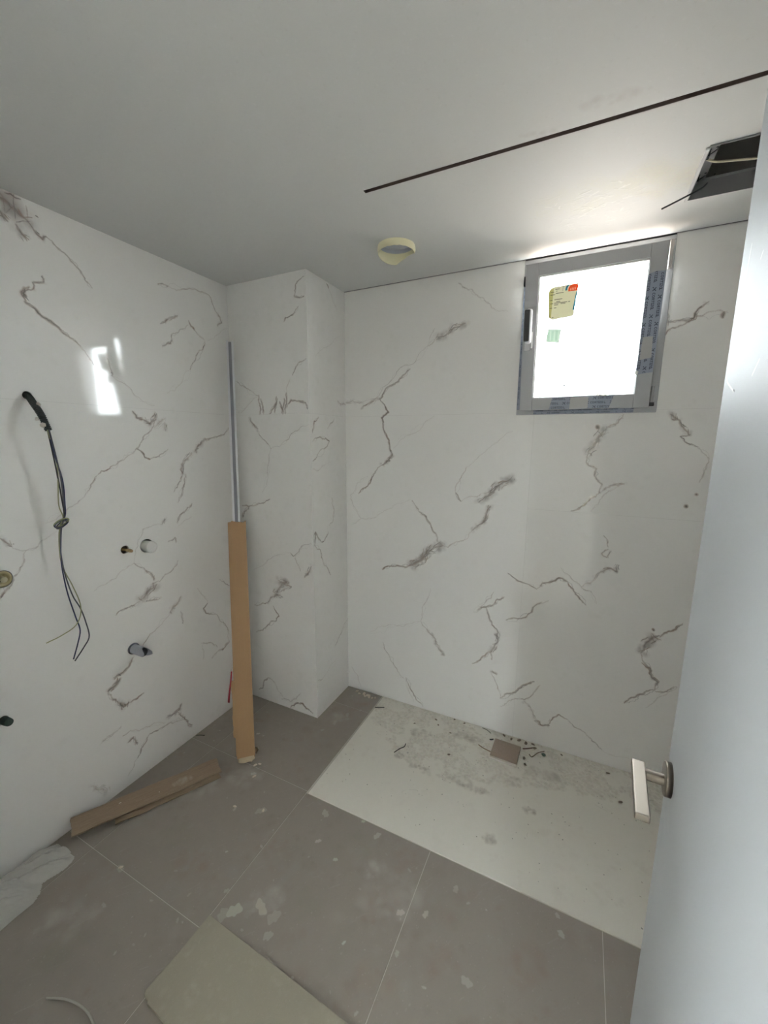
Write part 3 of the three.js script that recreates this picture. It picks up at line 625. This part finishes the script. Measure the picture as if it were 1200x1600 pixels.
// ---------------------------------------------------------------- carton sleeve and the aluminium profile standing in it, leaning into the corner
{
  const B = V3(0.385, 0.006, 0.778), T = V3(0.036, 2.11, 0.383), ax = T.clone().sub(B), L = ax.length(); ax.normalize();
  const front = V3(1.78, 0, 2.07).sub(V3(0.2, 0, 0.58)); front.addScaledVector(ax, -front.dot(ax)).normalize();
  const side = new THREE.Vector3().crossVectors(ax, front).normalize(); // x axis
  const m = new THREE.Matrix4().makeBasis(side, ax, front);
  const put = (g) => { g.position.copy(B); g.quaternion.setFromRotationMatrix(m); };
  const Lc = L * 0.555;
  const ct = canvasTex(256, 1024, (x, w, h) => { x.fillStyle = 'rgb(158,127,93)'; x.fillRect(0, 0, w, h); for (let i = 0; i < 1500; i++) { x.fillStyle = `rgba(${rnd() < 0.5 ? '140,114,88' : '164,140,112'},${rr(0.05, 0.22)})`; x.fillRect(rr(0, w), rr(0, h), rr(1, 3), rr(6, 60)); } speckle(x, w, h, 1600, 0.4, 1.4, ['rgba(120,90,62,0.4)', 'rgba(186,154,118,0.35)']); });
  const mc = std({ map: ct, roughness: 0.9 });
  const s = thing('carton_sleeve', 'long brown cardboard sleeve standing upright, leaning into the left corner', 'cardboard'); put(s);
  const a = 0.044, d = 0.026, th = 0.0035, uvc = (x, y) => [(x + a) / (2 * a), y / Lc];
  const torn = (g, side_) => { // ragged upper and lower rims
    return displace(g, (v) => { if (v.y > Lc - 0.001) v.y += 0.012 * fbm(v.x * 60, v.z * 60, side_) - 0.004; });
  };
  const slab = (x0, x1, z0, z1, y0, y1, k) => { const g = new THREE.BoxGeometry(x1 - x0, y1 - y0, z1 - z0, 10, 14, 3); g.translate((x0 + x1) / 2, (y0 + y1) / 2, (z0 + z1) / 2); return setUV(torn(g, k), uvc); };
  mesh('front_panel', slab(-a + 0.004, a, d - th, d, 0.030, Lc, 1), mc, s);
  mesh('back_panel', slab(-a, a, -d, -d + th, 0.02, Lc, 2), mc, s);
  mesh('side_panel', slab(a - th, a, -d + th, d - th, 0.02, Lc, 3), mc, s);
  mesh('side_panel', slab(-a, -a + th, -d + th, d - th, 0.13, Lc, 4), mc, s);
  // loose glued flap along the left edge, torn open near the foot
  const fl = new THREE.BoxGeometry(0.014, 0.28, 0.003, 3, 20, 1); displace(fl, (v) => { v.x += -0.004 + 0.006 * fbm(v.y * 14, 1, 2) ; v.z += 0.006 * Math.sin(v.y * 9); }); fl.translate(-a + 0.002, 0.27, d - 0.004); mesh('torn_flap', setUV(fl, uvc), mc, s);
  // crumpled taped foot
  const ft = new THREE.CylinderGeometry(0.040, 0.041, 0.05, 28, 8, false); ft.scale(1, 1, 0.55);
  displace(ft, (v) => { const q = fbm(v.x * 40 + 3, v.y * 60, v.z * 40); v.x *= 1 + 0.1 * q; v.z *= 1 + 0.12 * q; if (v.y < 0) v.y += 0.008 * noise.noise(v.x * 60, 1, v.z * 60); }); ft.translate(0.002, 0.027, 0.002);
  mesh('taped_foot', ft, std({ color: srgb(176, 160, 132), roughness: 0.6 }), s);
  const cr = new THREE.SphereGeometry(0.014, 12, 8); displace(cr, (v) => { v.multiplyScalar(1 + 0.5 * fbm(v.x * 120, v.y * 120, v.z * 120)); }); cr.translate(0.046, 0.045, 0.01); mesh('crumpled_tape', cr, std({ color: srgb(112, 96, 76), roughness: 0.7 }), s);

  const pr = thing('aluminium_profile', 'slim silver channel profile standing in the cardboard sleeve', 'metal profile'); put(pr);
  const u = new THREE.Shape([[-0.018, -0.008], [0.018, -0.008], [0.018, 0.010], [0.0085, 0.010], [0.0075, -0.003], [-0.0075, -0.003], [-0.0085, 0.010], [-0.018, 0.010]].map(([p, q]) => new THREE.Vector2(p, -q)));
  const pe = new THREE.ExtrudeGeometry(u, { depth: L - 0.05, bevelEnabled: false }); pe.rotateX(-Math.PI / 2); pe.translate(-0.001, 0.05, 0);
  // after the turn the open side of the channel faces the room
  mesh('channel', pe, std({ color: srgb(232, 233, 235), roughness: 0.4, metalness: 0.1 }), pr);
  mesh('dark_insert', box(-0.0084, 0.0064, 0.06, L - 0.002, -0.0028, 0.001), std({ color: srgb(140, 141, 146), roughness: 0.5 }), pr);
}

// ---------------------------------------------------------------- brown board strips against the foot of the left wall
{
  const bt = canvasTex(1024, 160, (x, w, h) => { x.fillStyle = 'rgb(138,120,100)'; x.fillRect(0, 0, w, h); for (let i = 0; i < 1400; i++) { x.fillStyle = `rgba(${['112,94,76', '158,142,122', '124,104,84'][(rnd() * 3) | 0]},${rr(0.08, 0.3)})`; x.fillRect(rr(0, w), rr(0, h), rr(10, 90), rr(1, 3)); } stain(x, 730, 70, 90, 36, 500, '176,168,152', 0.25); blob(x, 300, 110, 5, 1.4, 0.4, 'rgba(206,200,188,0.8)'); blob(x, 560, 60, 4, 1, 0.4, 'rgba(206,200,188,0.8)'); });
  const mb = std({ map: bt, roughness: 0.9 });
  const strip = (name, label, p0, p1, wd, th, tilt, group) => {
    const A = V3(...p0), Bp = V3(...p1), dx = Bp.clone().sub(A), L = dx.length(); dx.normalize();
    const up0 = V3(Math.sin(tilt) * 0.9, Math.cos(tilt), 0.0), wz = new THREE.Vector3().crossVectors(dx, up0).normalize(), up = new THREE.Vector3().crossVectors(wz, dx);
    const g = new THREE.BoxGeometry(L, th, wd, 60, 1, 8);
    displace(g, (v) => { const k = v.x / L; v.z += 0.004 * fbm(v.x * 14, v.z > 0 ? 3 : 8, 4) * (Math.abs(v.z) > wd * 0.3 ? 1 : 0); if (Math.abs(k) > 0.49) v.x += 0.006 * fbm(v.z * 60, k, 3); v.y += 0.0015 * fbm(v.x * 8, v.z * 20, 1); });
    setUV(g, (x, y, z) => [x / L + 0.5, z / wd + 0.5]);
    const o = mesh(name, g, mb); o.position.copy(A).add(Bp).multiplyScalar(0.5); o.quaternion.setFromRotationMatrix(new THREE.Matrix4().makeBasis(dx, up, wz));
    return tag(o, label, 'board', group);
  };
  strip('board_strip', 'worn brown board strip lying uppermost at the foot of the left wall', [0.050, 0.052, 1.385], [0.303, 0.024, 0.872], 0.082, 0.007, 0.28, 'brown board strips');
  strip('board_strip', 'narrow brown strip underneath the worn board, edge showing at the front', [0.128, 0.0215, 1.265], [0.318, 0.0085, 0.888], 0.072, 0.005, 0.24, 'brown board strips');
}

// ---------------------------------------------------------------- loose floor tile offcut in the foreground
{
  const tt = canvasTex(1024, 420, (x, w, h) => { x.fillStyle = 'rgb(156,150,133)'; x.fillRect(0, 0, w, h); for (let i = 0; i < 160; i++) stain(x, rr(0, w), rr(0, h), rr(20, 90), rr(10, 50), 40, ['156,149,132', '176,170,154', '162,156,142'][(rnd() * 3) | 0], 0.2, rr(0, 3)); speckle(x, w, h, 5000, 0.4, 1.3, ['rgba(184,178,164,0.4)', 'rgba(140,132,116,0.4)']); });
  const s = new THREE.Shape(); const P = [[0.774, 1.337], [0.770, 1.45], [0.762, 1.553], [0.768, 1.560], [0.785, 1.562], [0.793, 1.569], [0.90, 1.573], [1.36, 1.585], [1.366, 1.355], [1.1, 1.346]];
  P.forEach(([a, b], i) => s[i ? 'lineTo' : 'moveTo'](a - 1.06, -(b - 1.45)));
  const e = new THREE.ExtrudeGeometry(s, { depth: 0.009, bevelEnabled: true, bevelSize: 0.0012, bevelThickness: 0.0012, bevelSegments: 2 }); e.rotateX(-Math.PI / 2); e.translate(0, 0.0014, 0);
  setUV(e, (x, y, z) => [(x + 0.32) / 0.64, (z + 0.15) / 0.3]);
  const o = mesh('tile_offcut', e, std({ map: tt, roughness: 0.75 })); o.position.set(1.06, 0.0, 1.45);
  tag(o, 'loose beige tile offcut lying on the floor in the foreground', 'tile');
}

// ---------------------------------------------------------------- wiring on the left wall
{
  const g = thing('wiring_conduit', 'black conduit stub with knotted loose wires hanging from the left wall', 'wiring', [0, 1.744, 1.3]);
  const O = (p) => [p[0], p[1] - 1.744, p[2] - 1.3];
  const path = [[-0.03, 1.752, 1.30], [0.006, 1.742, 1.3005], [0.04, 1.716, 1.303], [0.07, 1.677, 1.299], [0.085, 1.624, 1.29]].map(O);
  const c = new THREE.CatmullRomCurve3(path.map((p) => V3(...p)));
  const n = 120, cg = new THREE.TubeGeometry(c, n, 0.0105, 14, false);
  { const p = cg.attributes.position; for (let i = 0; i <= n; i++) { const ctr = c.getPointAt(i / n), k = 1 + (i % 4 < 2 ? 0.10 : -0.08) + 0.06 * noise.noise(i * 0.3, 1, 2); for (let j = 0; j <= 14; j++) { const q = i * 15 + j; p.setXYZ(q, ctr.x + (p.getX(q) - ctr.x) * k, ctr.y + (p.getY(q) - ctr.y) * k, ctr.z + (p.getZ(q) - ctr.z) * k); } } cg.computeVertexNormals(); }
  mesh('conduit', cg, std({ color: srgb(24, 30, 28), roughness: 0.5 }), g);
  const plaster = std({ color: srgb(214, 208, 198), roughness: 0.9 });
  for (const [x, y, z, r] of [[0.083, 1.641, 1.302, 0.009], [0.066, 1.662, 1.311, 0.006], [0.057, 1.712, 1.297, 0.007]]) { const q = new THREE.SphereGeometry(r, 12, 8); displace(q, (v) => v.multiplyScalar(1 + 0.4 * fbm(v.x * 200, v.y * 200, v.z * 200))); q.translate(...O([x, y, z])); mesh('plaster_crumb', q, plaster, g); }
  const blue = std({ color: srgb(28, 36, 78), roughness: 0.4 }), black = std({ color: srgb(26, 26, 30), roughness: 0.4 }), earth = std({ color: srgb(150, 152, 110), roughness: 0.45 }), grey = std({ color: srgb(70, 70, 78), roughness: 0.4 });
  const wire = (pts, m, r = 0.0023) => mesh('wire', tube(pts.map(O), r, 90, 6), m, g);
  wire([[0.083, 1.63, 1.291], [0.08, 1.539, 1.280], [0.073, 1.44, 1.262], [0.067, 1.36, 1.262], [0.065, 1.314, 1.265], [0.06, 1.284, 1.276], [0.05, 1.206, 1.285], [0.045, 1.132, 1.289], [0.04, 1.014, 1.281], [0.03, 0.90, 1.260], [0.03, 0.84, 1.251], [0.03, 0.79, 1.265], [0.03, 0.733, 1.287]], blue);
  wire([[0.086, 1.63, 1.289], [0.081, 1.539, 1.277], [0.074, 1.44, 1.267], [0.068, 1.34, 1.268], [0.064, 1.30, 1.27], [0.058, 1.27, 1.28], [0.048, 1.19, 1.287], [0.043, 1.10, 1.283], [0.035, 0.99, 1.262], [0.03, 0.93, 1.24], [0.03, 0.87, 1.228], [0.03, 0.796, 1.223], [0.03, 0.765, 1.245], [0.03, 0.723, 1.283]], grey);
  wire([[0.084, 1.628, 1.293], [0.077, 1.50, 1.275], [0.075, 1.43, 1.279], [0.07, 1.35, 1.283], [0.064, 1.305, 1.272], [0.058, 1.275, 1.283], [0.049, 1.20, 1.29], [0.044, 1.12, 1.287], [0.04, 1.033, 1.261], [0.04, 0.95, 1.243], [0.035, 0.90, 1.246], [0.03, 0.865, 1.265], [0.025, 0.845, 1.31], [0.02, 0.835, 1.362]], earth, 0.0019);
  wire([[0.082, 1.63, 1.292], [0.079, 1.53, 1.283], [0.075, 1.44, 1.276], [0.071, 1.38, 1.272], [0.066, 1.315, 1.269], [0.062, 1.29, 1.275]], black);
  for (const [k, m] of [[0, earth], [1, blue], [2, grey]]) { const pts = []; for (let i = 0; i < 16; i++) { const t = i / 16 * 6.283; pts.push([0.062 + 0.012 * Math.cos(t + k), 1.288 + (0.011 - 0.003 * k) * Math.sin(t) + 0.010 * Math.cos(t) - 0.004 * k, 1.279 - 0.019 * Math.cos(t)]); } mesh('knot_loop', tube(pts.map(O), 0.0024, 60, 6, true), m, g); }
}

// ---------------------------------------------------------------- pipe ends on the left wall
{
  const cylX = (r0, r1, len, x0, seg = 30) => { const c = new THREE.CylinderGeometry(r1, r0, len, seg, 6, false); c.rotateZ(-Math.PI / 2); c.translate(x0 + len / 2, 0, 0); return c; };
  const white = std({ color: srgb(242, 241, 238), roughness: 0.45 }), grey = std({ color: srgb(176, 179, 186), roughness: 0.45 }), brass = std({ color: srgb(176, 154, 112), roughness: 0.4, metalness: 0.6 });
  let p = thing('waste_pipe', 'white capped waste pipe end beside the small brass stub on left wall', 'pipe', [0, 1.103, 0.919]);
  mesh('pipe', cylX(0.027, 0.027, 0.075, -0.05), white, p); const cap = new THREE.SphereGeometry(0.027, 24, 12); cap.scale(0.45, 1, 1); cap.translate(0.025, 0, 0); mesh('cap', cap, white, p);
  p = thing('water_stub', 'small brass water stub in a dark hole on left wall', 'pipe', [0, 1.113, 1.024]);
  mesh('stub', cylX(0.0062, 0.0062, 0.085, -0.05, 20), brass, p); mesh('plug', cylX(0.008, 0.007, 0.016, 0.03, 6), std({ color: srgb(150, 128, 96), roughness: 0.4, metalness: 0.6 }), p);
  p = thing('waste_pipe', 'grey waste pipe with a torn end low on the left wall', 'pipe', [0, 0.646, 1.034]);
  const pg = new THREE.CylinderGeometry(0.0205, 0.0205, 0.15, 32, 10, true); pg.rotateZ(-Math.PI / 2); pg.translate(0.025, 0, 0);
  displace(pg, (v) => { if (v.x > 0.08) v.x += -0.018 + 0.022 * Math.sin(Math.atan2(v.y, v.z) * 2 + 1) + 0.008 * fbm(v.y * 90, v.z * 90, 1); });
  grey.side = THREE.DoubleSide; mesh('pipe', pg, grey, p);
  const pin = new THREE.CylinderGeometry(0.0185, 0.0185, 0.12, 28, 1, true); pin.rotateZ(-Math.PI / 2); pin.translate(0.012, 0, 0); mesh('inner_wall', pin, std({ color: srgb(92, 94, 100), roughness: 0.7, side: THREE.DoubleSide }), p);
  const rim = new THREE.TorusGeometry(0.0235, 0.003, 8, 28, Math.PI * 1.5); rim.rotateY(Math.PI / 2); rim.rotateX(-1.2); rim.translate(0.002, 0, 0); mesh('torn_sleeve', rim, std({ color: srgb(104, 106, 116), roughness: 0.6 }), p);
  p = thing('wall_fitting', 'round brass wall fitting at the left edge of the picture', 'fitting', [0, 1.112, 1.45]);
  const pr = [[0.012, -0.04], [0.028, -0.04], [0.028, 0.002], [0.026, 0.004], [0.019, 0.004], [0.0175, -0.004], [0.012, -0.004]].map(([a, b]) => new THREE.Vector2(a, b));
  const lf = new THREE.LatheGeometry(pr, 36); lf.rotateZ(-Math.PI / 2); mesh('ring', lf, std({ color: srgb(172, 160, 124), roughness: 0.5, metalness: 0.25 }), p);
  mesh('plug', cylX(0.0115, 0.010, 0.055, -0.04, 24), std({ color: srgb(196, 186, 160), roughness: 0.4, metalness: 0.5 }), p);
  p = thing('conduit_end', 'short dark green conduit end low at the left edge of the picture', 'conduit', [0, 0.604, 1.51]);
  const cg = new THREE.CylinderGeometry(0.0125, 0.0135, 0.09, 18, 24, false); displace(cg, (v) => { const k = 1 + 0.1 * Math.sin(v.y * 900); v.x *= k; v.z *= k; }); cg.rotateZ(-Math.PI / 2 + 0.15); cg.translate(-0.002, 0, 0); mesh('conduit', cg, std({ color: srgb(28, 46, 38), roughness: 0.55 }), p);
}

// ---------------------------------------------------------------- ceiling fittings
{
  const r = thing('tape_ring', 'ring of yellowish masking tape round the ceiling vent hole', 'tape', [1.003, H, 0.37]);
  const N = 72, h = 0.037, t = 0.0022, R0 = 0.0785, pos = [], idx = [], uv = [];
  for (let i = 0; i <= N; i++) {
    const a = i / N * Math.PI * 2, c = Math.cos(a), s = Math.sin(a);
    // the side towards the window is torn: shallow to the right, deepest on the far side
    const far = Math.max(0, -(0.42 * c + 0.91 * s)), right = Math.max(0, 0.91 * c - 0.42 * s);
    const low = -h * (0.72 + 0.40 * far - 0.75 * far * right * 1.7) + 0.002 * fbm(c * 6, s * 6, 2);
    const q = 1 + 0.015 * fbm(c * 3, s * 3, 7);
    for (const [rad, y] of [[R0 * q, 0.004], [(R0 + 0.002) * q, low * 0.5], [R0 * 0.985 * q, low], [(R0 * 0.985 - t) * q, low], [(R0 - t) * q, low * 0.5], [(R0 - t) * q, 0.004]]) { pos.push(c * rad, y, s * rad); uv.push(i / N, y); }
    if (i < N) for (let k = 0; k < 6; k++) { const A = i * 6 + k, Bq = i * 6 + (k + 1) % 6, C = A + 6, Dq = Bq + 6; idx.push(A, C, Bq, Bq, C, Dq); }
  }
  const g = new THREE.BufferGeometry(); g.setAttribute('position', new THREE.Float32BufferAttribute(pos, 3)); g.setAttribute('uv', new THREE.Float32BufferAttribute(uv, 2)); g.setIndex(idx); g.computeVertexNormals();
  mesh('tape', g, phys({ color: srgb(234, 228, 192), roughness: 0.7, side: THREE.DoubleSide }), r);
  const du = new THREE.CylinderGeometry(0.0735, 0.0735, 0.12, 40, 1, true); du.translate(0, 0.062, 0); mesh('duct_sleeve', du, std({ color: srgb(190, 192, 198), roughness: 0.5, side: THREE.DoubleSide }), r);
  const cp = new THREE.CylinderGeometry(0.0735, 0.0735, 0.004, 40); cp.translate(0, 0.02, 0); mesh('vent_plate', cp, std({ color: srgb(196, 198, 204), roughness: 0.6 }), r);

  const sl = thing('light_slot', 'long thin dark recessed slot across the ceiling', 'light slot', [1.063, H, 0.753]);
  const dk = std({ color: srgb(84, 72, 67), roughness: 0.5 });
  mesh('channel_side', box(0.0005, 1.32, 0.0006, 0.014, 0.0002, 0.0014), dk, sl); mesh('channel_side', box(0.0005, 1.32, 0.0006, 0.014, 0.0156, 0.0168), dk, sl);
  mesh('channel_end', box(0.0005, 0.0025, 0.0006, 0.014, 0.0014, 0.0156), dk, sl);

  const hf = thing('access_hatch', 'open square access hatch frame in the ceiling beside the door', 'hatch', [2.028, H, 0.255]);
  const galv = std({ color: srgb(150, 150, 150), roughness: 0.4, metalness: 0.5 }), lip = std({ color: srgb(214, 214, 212), roughness: 0.5 });
  mesh('frame_side', box(0.0005, 0.003, -0.004, 0.05, 0.0005, 0.2845), galv, hf); mesh('frame_side', box(0.297, 0.2995, -0.004, 0.05, 0.0005, 0.2845), galv, hf);
  mesh('frame_side', box(0.003, 0.297, -0.004, 0.05, 0.0005, 0.003), galv, hf); mesh('frame_side', box(0.003, 0.297, -0.004, 0.05, 0.282, 0.2845), galv, hf);
  mesh('frame_lip', box(-0.008, 0.0005, -0.005, -0.0002, -0.004, 0.275), lip, hf);
  mesh('inner_flange', merge([box(0.003, 0.04, 0.046, 0.048, 0.003, 0.282), box(0.003, 0.297, 0.046, 0.048, 0.003, 0.02)]), galv, hf);
  for (const z of [0.07, 0.20]) { const cl = new THREE.Group(); cl.name = 'clip'; hf.add(cl); cl.position.set(0.003, 0.02, z); mesh('clip_body', rbox(0, 0.012, -0.008, 0.016, -0.011, 0.011, 0.002), mBlack, cl); mesh('spring', tube([[0.012, 0, 0], [0.03, 0.012, -0.004], [0.034, 0.024, -0.018], [0.02, 0.028, -0.024], [0.012, 0.012, -0.02]], 0.0016, 40, 6), std({ color: srgb(60, 60, 62), roughness: 0.4, metalness: 0.6 }), cl); }
  tag(mesh('cable', tube([[2.045, 2.437, 0.40], [2.07, 2.432, 0.388], [2.12, 2.431, 0.372], [2.17, 2.432, 0.355], [2.24, 2.437, 0.335], [2.33, 2.47, 0.31]], 0.0032, 50, 8), std({ color: srgb(222, 212, 184), roughness: 0.5 })), 'cream cable stretched across inside the ceiling hatch', 'cable');
  tag(mesh('cable', tube([[2.10, 2.47, 0.235], [2.072, 2.43, 0.262], [2.045, 2.405, 0.29], [2.0, 2.377, 0.318], [1.95, 2.352, 0.337]], 0.0026, 50, 8), std({ color: srgb(66, 66, 72), roughness: 0.5 })), 'thin dark cable end poking out of the ceiling hatch', 'cable');
}

// ---------------------------------------------------------------- litter
{
  // crumpled plastic film at the foot of the left wall
  const nx = 70, nz = 90, x0 = 0.004, x1 = 0.19, z0 = 1.42, z1 = 1.80, pos = [], idx = [], top = [];
  const hgt = (x, z) => {
    const u = (x - x0) / (x1 - x0), v = (z - z0) / (z1 - z0);
    const lobe = (cx, cz, dx, dz, len, wid, hh) => { const ax = x - cx, az = z - cz, l = Math.hypot(dx, dz), s = (ax * dx + az * dz) / l, t = (-ax * dz + az * dx) / l; return hh * Math.exp(-Math.pow(Math.abs(s) / len, 4) - Math.pow(t / wid, 2)); };
    let y = Math.max(lobe(0.10, 1.53, 0.35, -1, 0.085, 0.022, 0.036), lobe(0.055, 1.545, 0.25, -1, 0.11, 0.024, 0.046), lobe(0.07, 1.68, 0.3, -1, 0.12, 0.06, 0.07), lobe(0.03, 1.50, 0.2, -1, 0.06, 0.02, 0.03));
    y += 0.013 * Math.abs(fbm(x * 50 + z * 16, z * 16 - x * 10, 3)) * Math.min(1, y / 0.03);
    return y;
  };
  for (let i = 0; i <= nx; i++) for (let k = 0; k <= nz; k++) { const x = x0 + (x1 - x0) * i / nx, z = z0 + (z1 - z0) * k / nz; pos.push(x, 0.001 + hgt(x, z), z); }
  for (let i = 0; i < nx; i++) for (let k = 0; k < nz; k++) { const a = i * (nz + 1) + k, b = a + nz + 1; if (Math.max(pos[a * 3 + 1], pos[b * 3 + 1], pos[a * 3 + 4], pos[b * 3 + 4]) > 0.0035) idx.push(a, a + 1, b, b, a + 1, b + 1); }
  const g = new THREE.BufferGeometry(); g.setAttribute('position', new THREE.Float32BufferAttribute(pos, 3)); g.setIndex(idx); g.computeVertexNormals();
  tag(mesh('plastic_film', g, phys({ color: srgb(222, 220, 212), roughness: 0.4, transmission: 0.35, thickness: 0, side: THREE.DoubleSide })), 'crumpled white plastic film at the foot of the left wall', 'plastic film');

  const white = std({ color: srgb(206, 202, 192), roughness: 0.6 });
  const sp = new THREE.BoxGeometry(0.014, 0.003, 0.085, 2, 1, 10); displace(sp, (v) => { v.y += 0.012 * (v.z / 0.085) + 0.001 * Math.sin(v.z * 90); });
  const so = mesh('plastic_strip', sp, white); so.position.set(0.035, 0.0075, 1.468); so.rotation.y = 0.2; tag(so, 'short white plastic strip between the boards and the plastic film', 'strip');
  tag(mesh('loose_wire', tube([[0.515, 0.003, 1.688], [0.56, 0.004, 1.668], [0.599, 0.007, 1.659], [0.64, 0.010, 1.655], [0.668, 0.011, 1.656], [0.70, 0.010, 1.662], [0.75, 0.003, 1.685]], 0.0028, 50, 8), std({ color: srgb(170, 166, 156), roughness: 0.6 })), 'curved pale wire lying on the floor near the loose tile', 'wire');
  const rt = thing('red_tag', 'thin red plastic strip hanging by a clear string from the cardboard sleeve', 'strip', [0.236, 0.41, 0.70]);
  mesh('strip', (() => { const g = new THREE.CylinderGeometry(0.0036, 0.0062, 0.19, 12, 10); displace(g, (v) => { v.z *= 0.6; v.x += 0.003 * Math.sin(v.y * 22); }); g.rotateZ(-0.157); g.translate(-0.0145, -0.0915, 0); return g; })(), std({ color: srgb(158, 16, 44), roughness: 0.45 }), rt);
  mesh('string', tube([[0.0, 0.0, 0], [0.008, 0.022, 0.0], [0.018, 0.034, 0.006], [0.028, 0.042, 0.012]], 0.0012, 20, 6), std({ color: srgb(206, 204, 198), roughness: 0.4 }), rt);
  // nails, twigs, chips
  const dark = std({ color: srgb(52, 48, 44), roughness: 0.6 }), twig = std({ color: srgb(112, 98, 80), roughness: 0.9 });
  const bit = (name, label, pts, rad, m, cat, grp) => tag(mesh(name, tube(pts, rad, 16, 6), m), label, cat, grp);
  bit('nail', 'dark nail at the back corner edge of the shower tray', [[0.779, 0.0056, 0.125], [0.803, 0.006, 0.113], [0.83, 0.0056, 0.1]], 0.0024, dark, 'nail');
  bit('nail', 'dark nail on the floor against the left wall', [[0.008, 0.0024, 0.762], [0.03, 0.0025, 0.75], [0.05, 0.0024, 0.742]], 0.0022, dark, 'nail');
  bit('splinter', 'forked dark splinter on the left part of the shower tray', [[1.03, 0.0052, 0.397], [1.046, 0.006, 0.362], [1.062, 0.0055, 0.336], [1.06, 0.0055, 0.315]], 0.0022, dark, 'splinter');
  bit('splinter', 'thin wood splinter sticking out left of the drain cover', [[1.41, 0.0055, 0.15], [1.44, 0.0075, 0.165], [1.478, 0.006, 0.172]], 0.0024, std({ color: srgb(150, 124, 98), roughness: 0.9 }), 'splinter');
  bit('splinter', 'long hooked splinter lying right of the drain cover', [[1.66, 0.0055, 0.10], [1.672, 0.0065, 0.115], [1.70, 0.006, 0.07], [1.728, 0.0055, 0.045]], 0.0024, twig, 'splinter');
  bit('splinter', 'brown splinter touching the back right corner of the drain cover', [[1.625, 0.0055, 0.075], [1.65, 0.0065, 0.062], [1.672, 0.0055, 0.045]], 0.003, std({ color: srgb(96, 70, 52), roughness: 0.9 }), 'splinter');
  bit('splinter', 'dark curl beside the back left corner of the drain cover', [[1.455, 0.0055, 0.085], [1.466, 0.007, 0.083], [1.472, 0.0055, 0.074]], 0.0032, dark, 'splinter');
  bit('splinter', 'thin dark splinter behind the drain cover along the wall', [[1.40, 0.0052, 0.012], [1.43, 0.0058, 0.02], [1.452, 0.0052, 0.035]], 0.0016, dark, 'splinter');
  const chip = (name, label, x, y, z, s, m, cat, grp, fx = 1.5) => { const q = new THREE.IcosahedronGeometry(s, 1); displace(q, (v) => v.multiplyScalar(1 + 0.35 * noise.noise(v.x / s * 1.3 + x * 50, v.y / s, v.z / s + z * 50))); q.scale(fx, 0.5, 1); q.translate(0, s * 0.55, 0); const o = mesh(name, q, m); o.position.set(x, y, z); o.rotation.y = rr(0, 3); return tag(o, label, cat, grp); };
  chip('green_chip', 'small dark green chip by the wall right of the drain cover', 1.727, 0.003, 0.075, 0.010, std({ color: srgb(34, 62, 46), roughness: 0.6 }), 'chip', null, 1.1);
  const pale = std({ color: srgb(212, 200, 184), roughness: 0.9 }), brown = std({ color: srgb(124, 111, 94), roughness: 0.9 });
  for (const [x, z, s] of [[0.655, 0.035, 0.009], [0.668, 0.05, 0.007], [0.685, 0.04, 0.010], [0.70, 0.052, 0.008], [0.72, 0.05, 0.007], [0.735, 0.038, 0.006], [0.60, 0.03, 0.007], [0.625, 0.045, 0.006]]) chip('plaster_crumb', 'pale plaster crumb in the niche beside the chimney breast', x, 0.0002, z, s, pale, 'crumb', 'plaster crumbs in the niche', 1.6);
  for (const [x, z, s] of [[1.145, 0.064, 0.005], [1.251, 0.131, 0.004], [1.288, 0.285, 0.005], [1.045, 0.147, 0.004], [1.81, 0.03, 0.004], [2.018, 0.057, 0.005], [2.06, 0.215, 0.006], [1.17, 0.10, 0.004], [1.56, 0.03, 0.006], [1.60, 0.022, 0.007], [1.635, 0.03, 0.008], [1.67, 0.02, 0.006], [1.52, 0.02, 0.006], [1.64, 0.14, 0.006], [1.65, 0.18, 0.005], [1.30, 0.02, 0.004], [1.24, 0.015, 0.004], [1.68, 0.045, 0.007]]) chip('debris_crumb', 'small brown debris crumb scattered on the shower tray', x, 0.0032, z, s, brown, 'crumb', 'debris crumbs on the shower tray', 1.7);
  for (const [x, z, s] of [[0.445, 0.775, 0.006], [0.46, 0.76, 0.005], [0.49, 0.83, 0.006], [0.53, 0.99, 0.005], [0.655, 0.95, 0.005], [0.34, 1.37, 0.005]]) chip('floor_crumb', 'pale plaster crumb on the floor tiles in front of the cardboard sleeve', x, 0.0002, z, s, pale, 'crumb', 'plaster crumbs on the floor tiles', 1.8);
}

renderer.render(scene, camera);
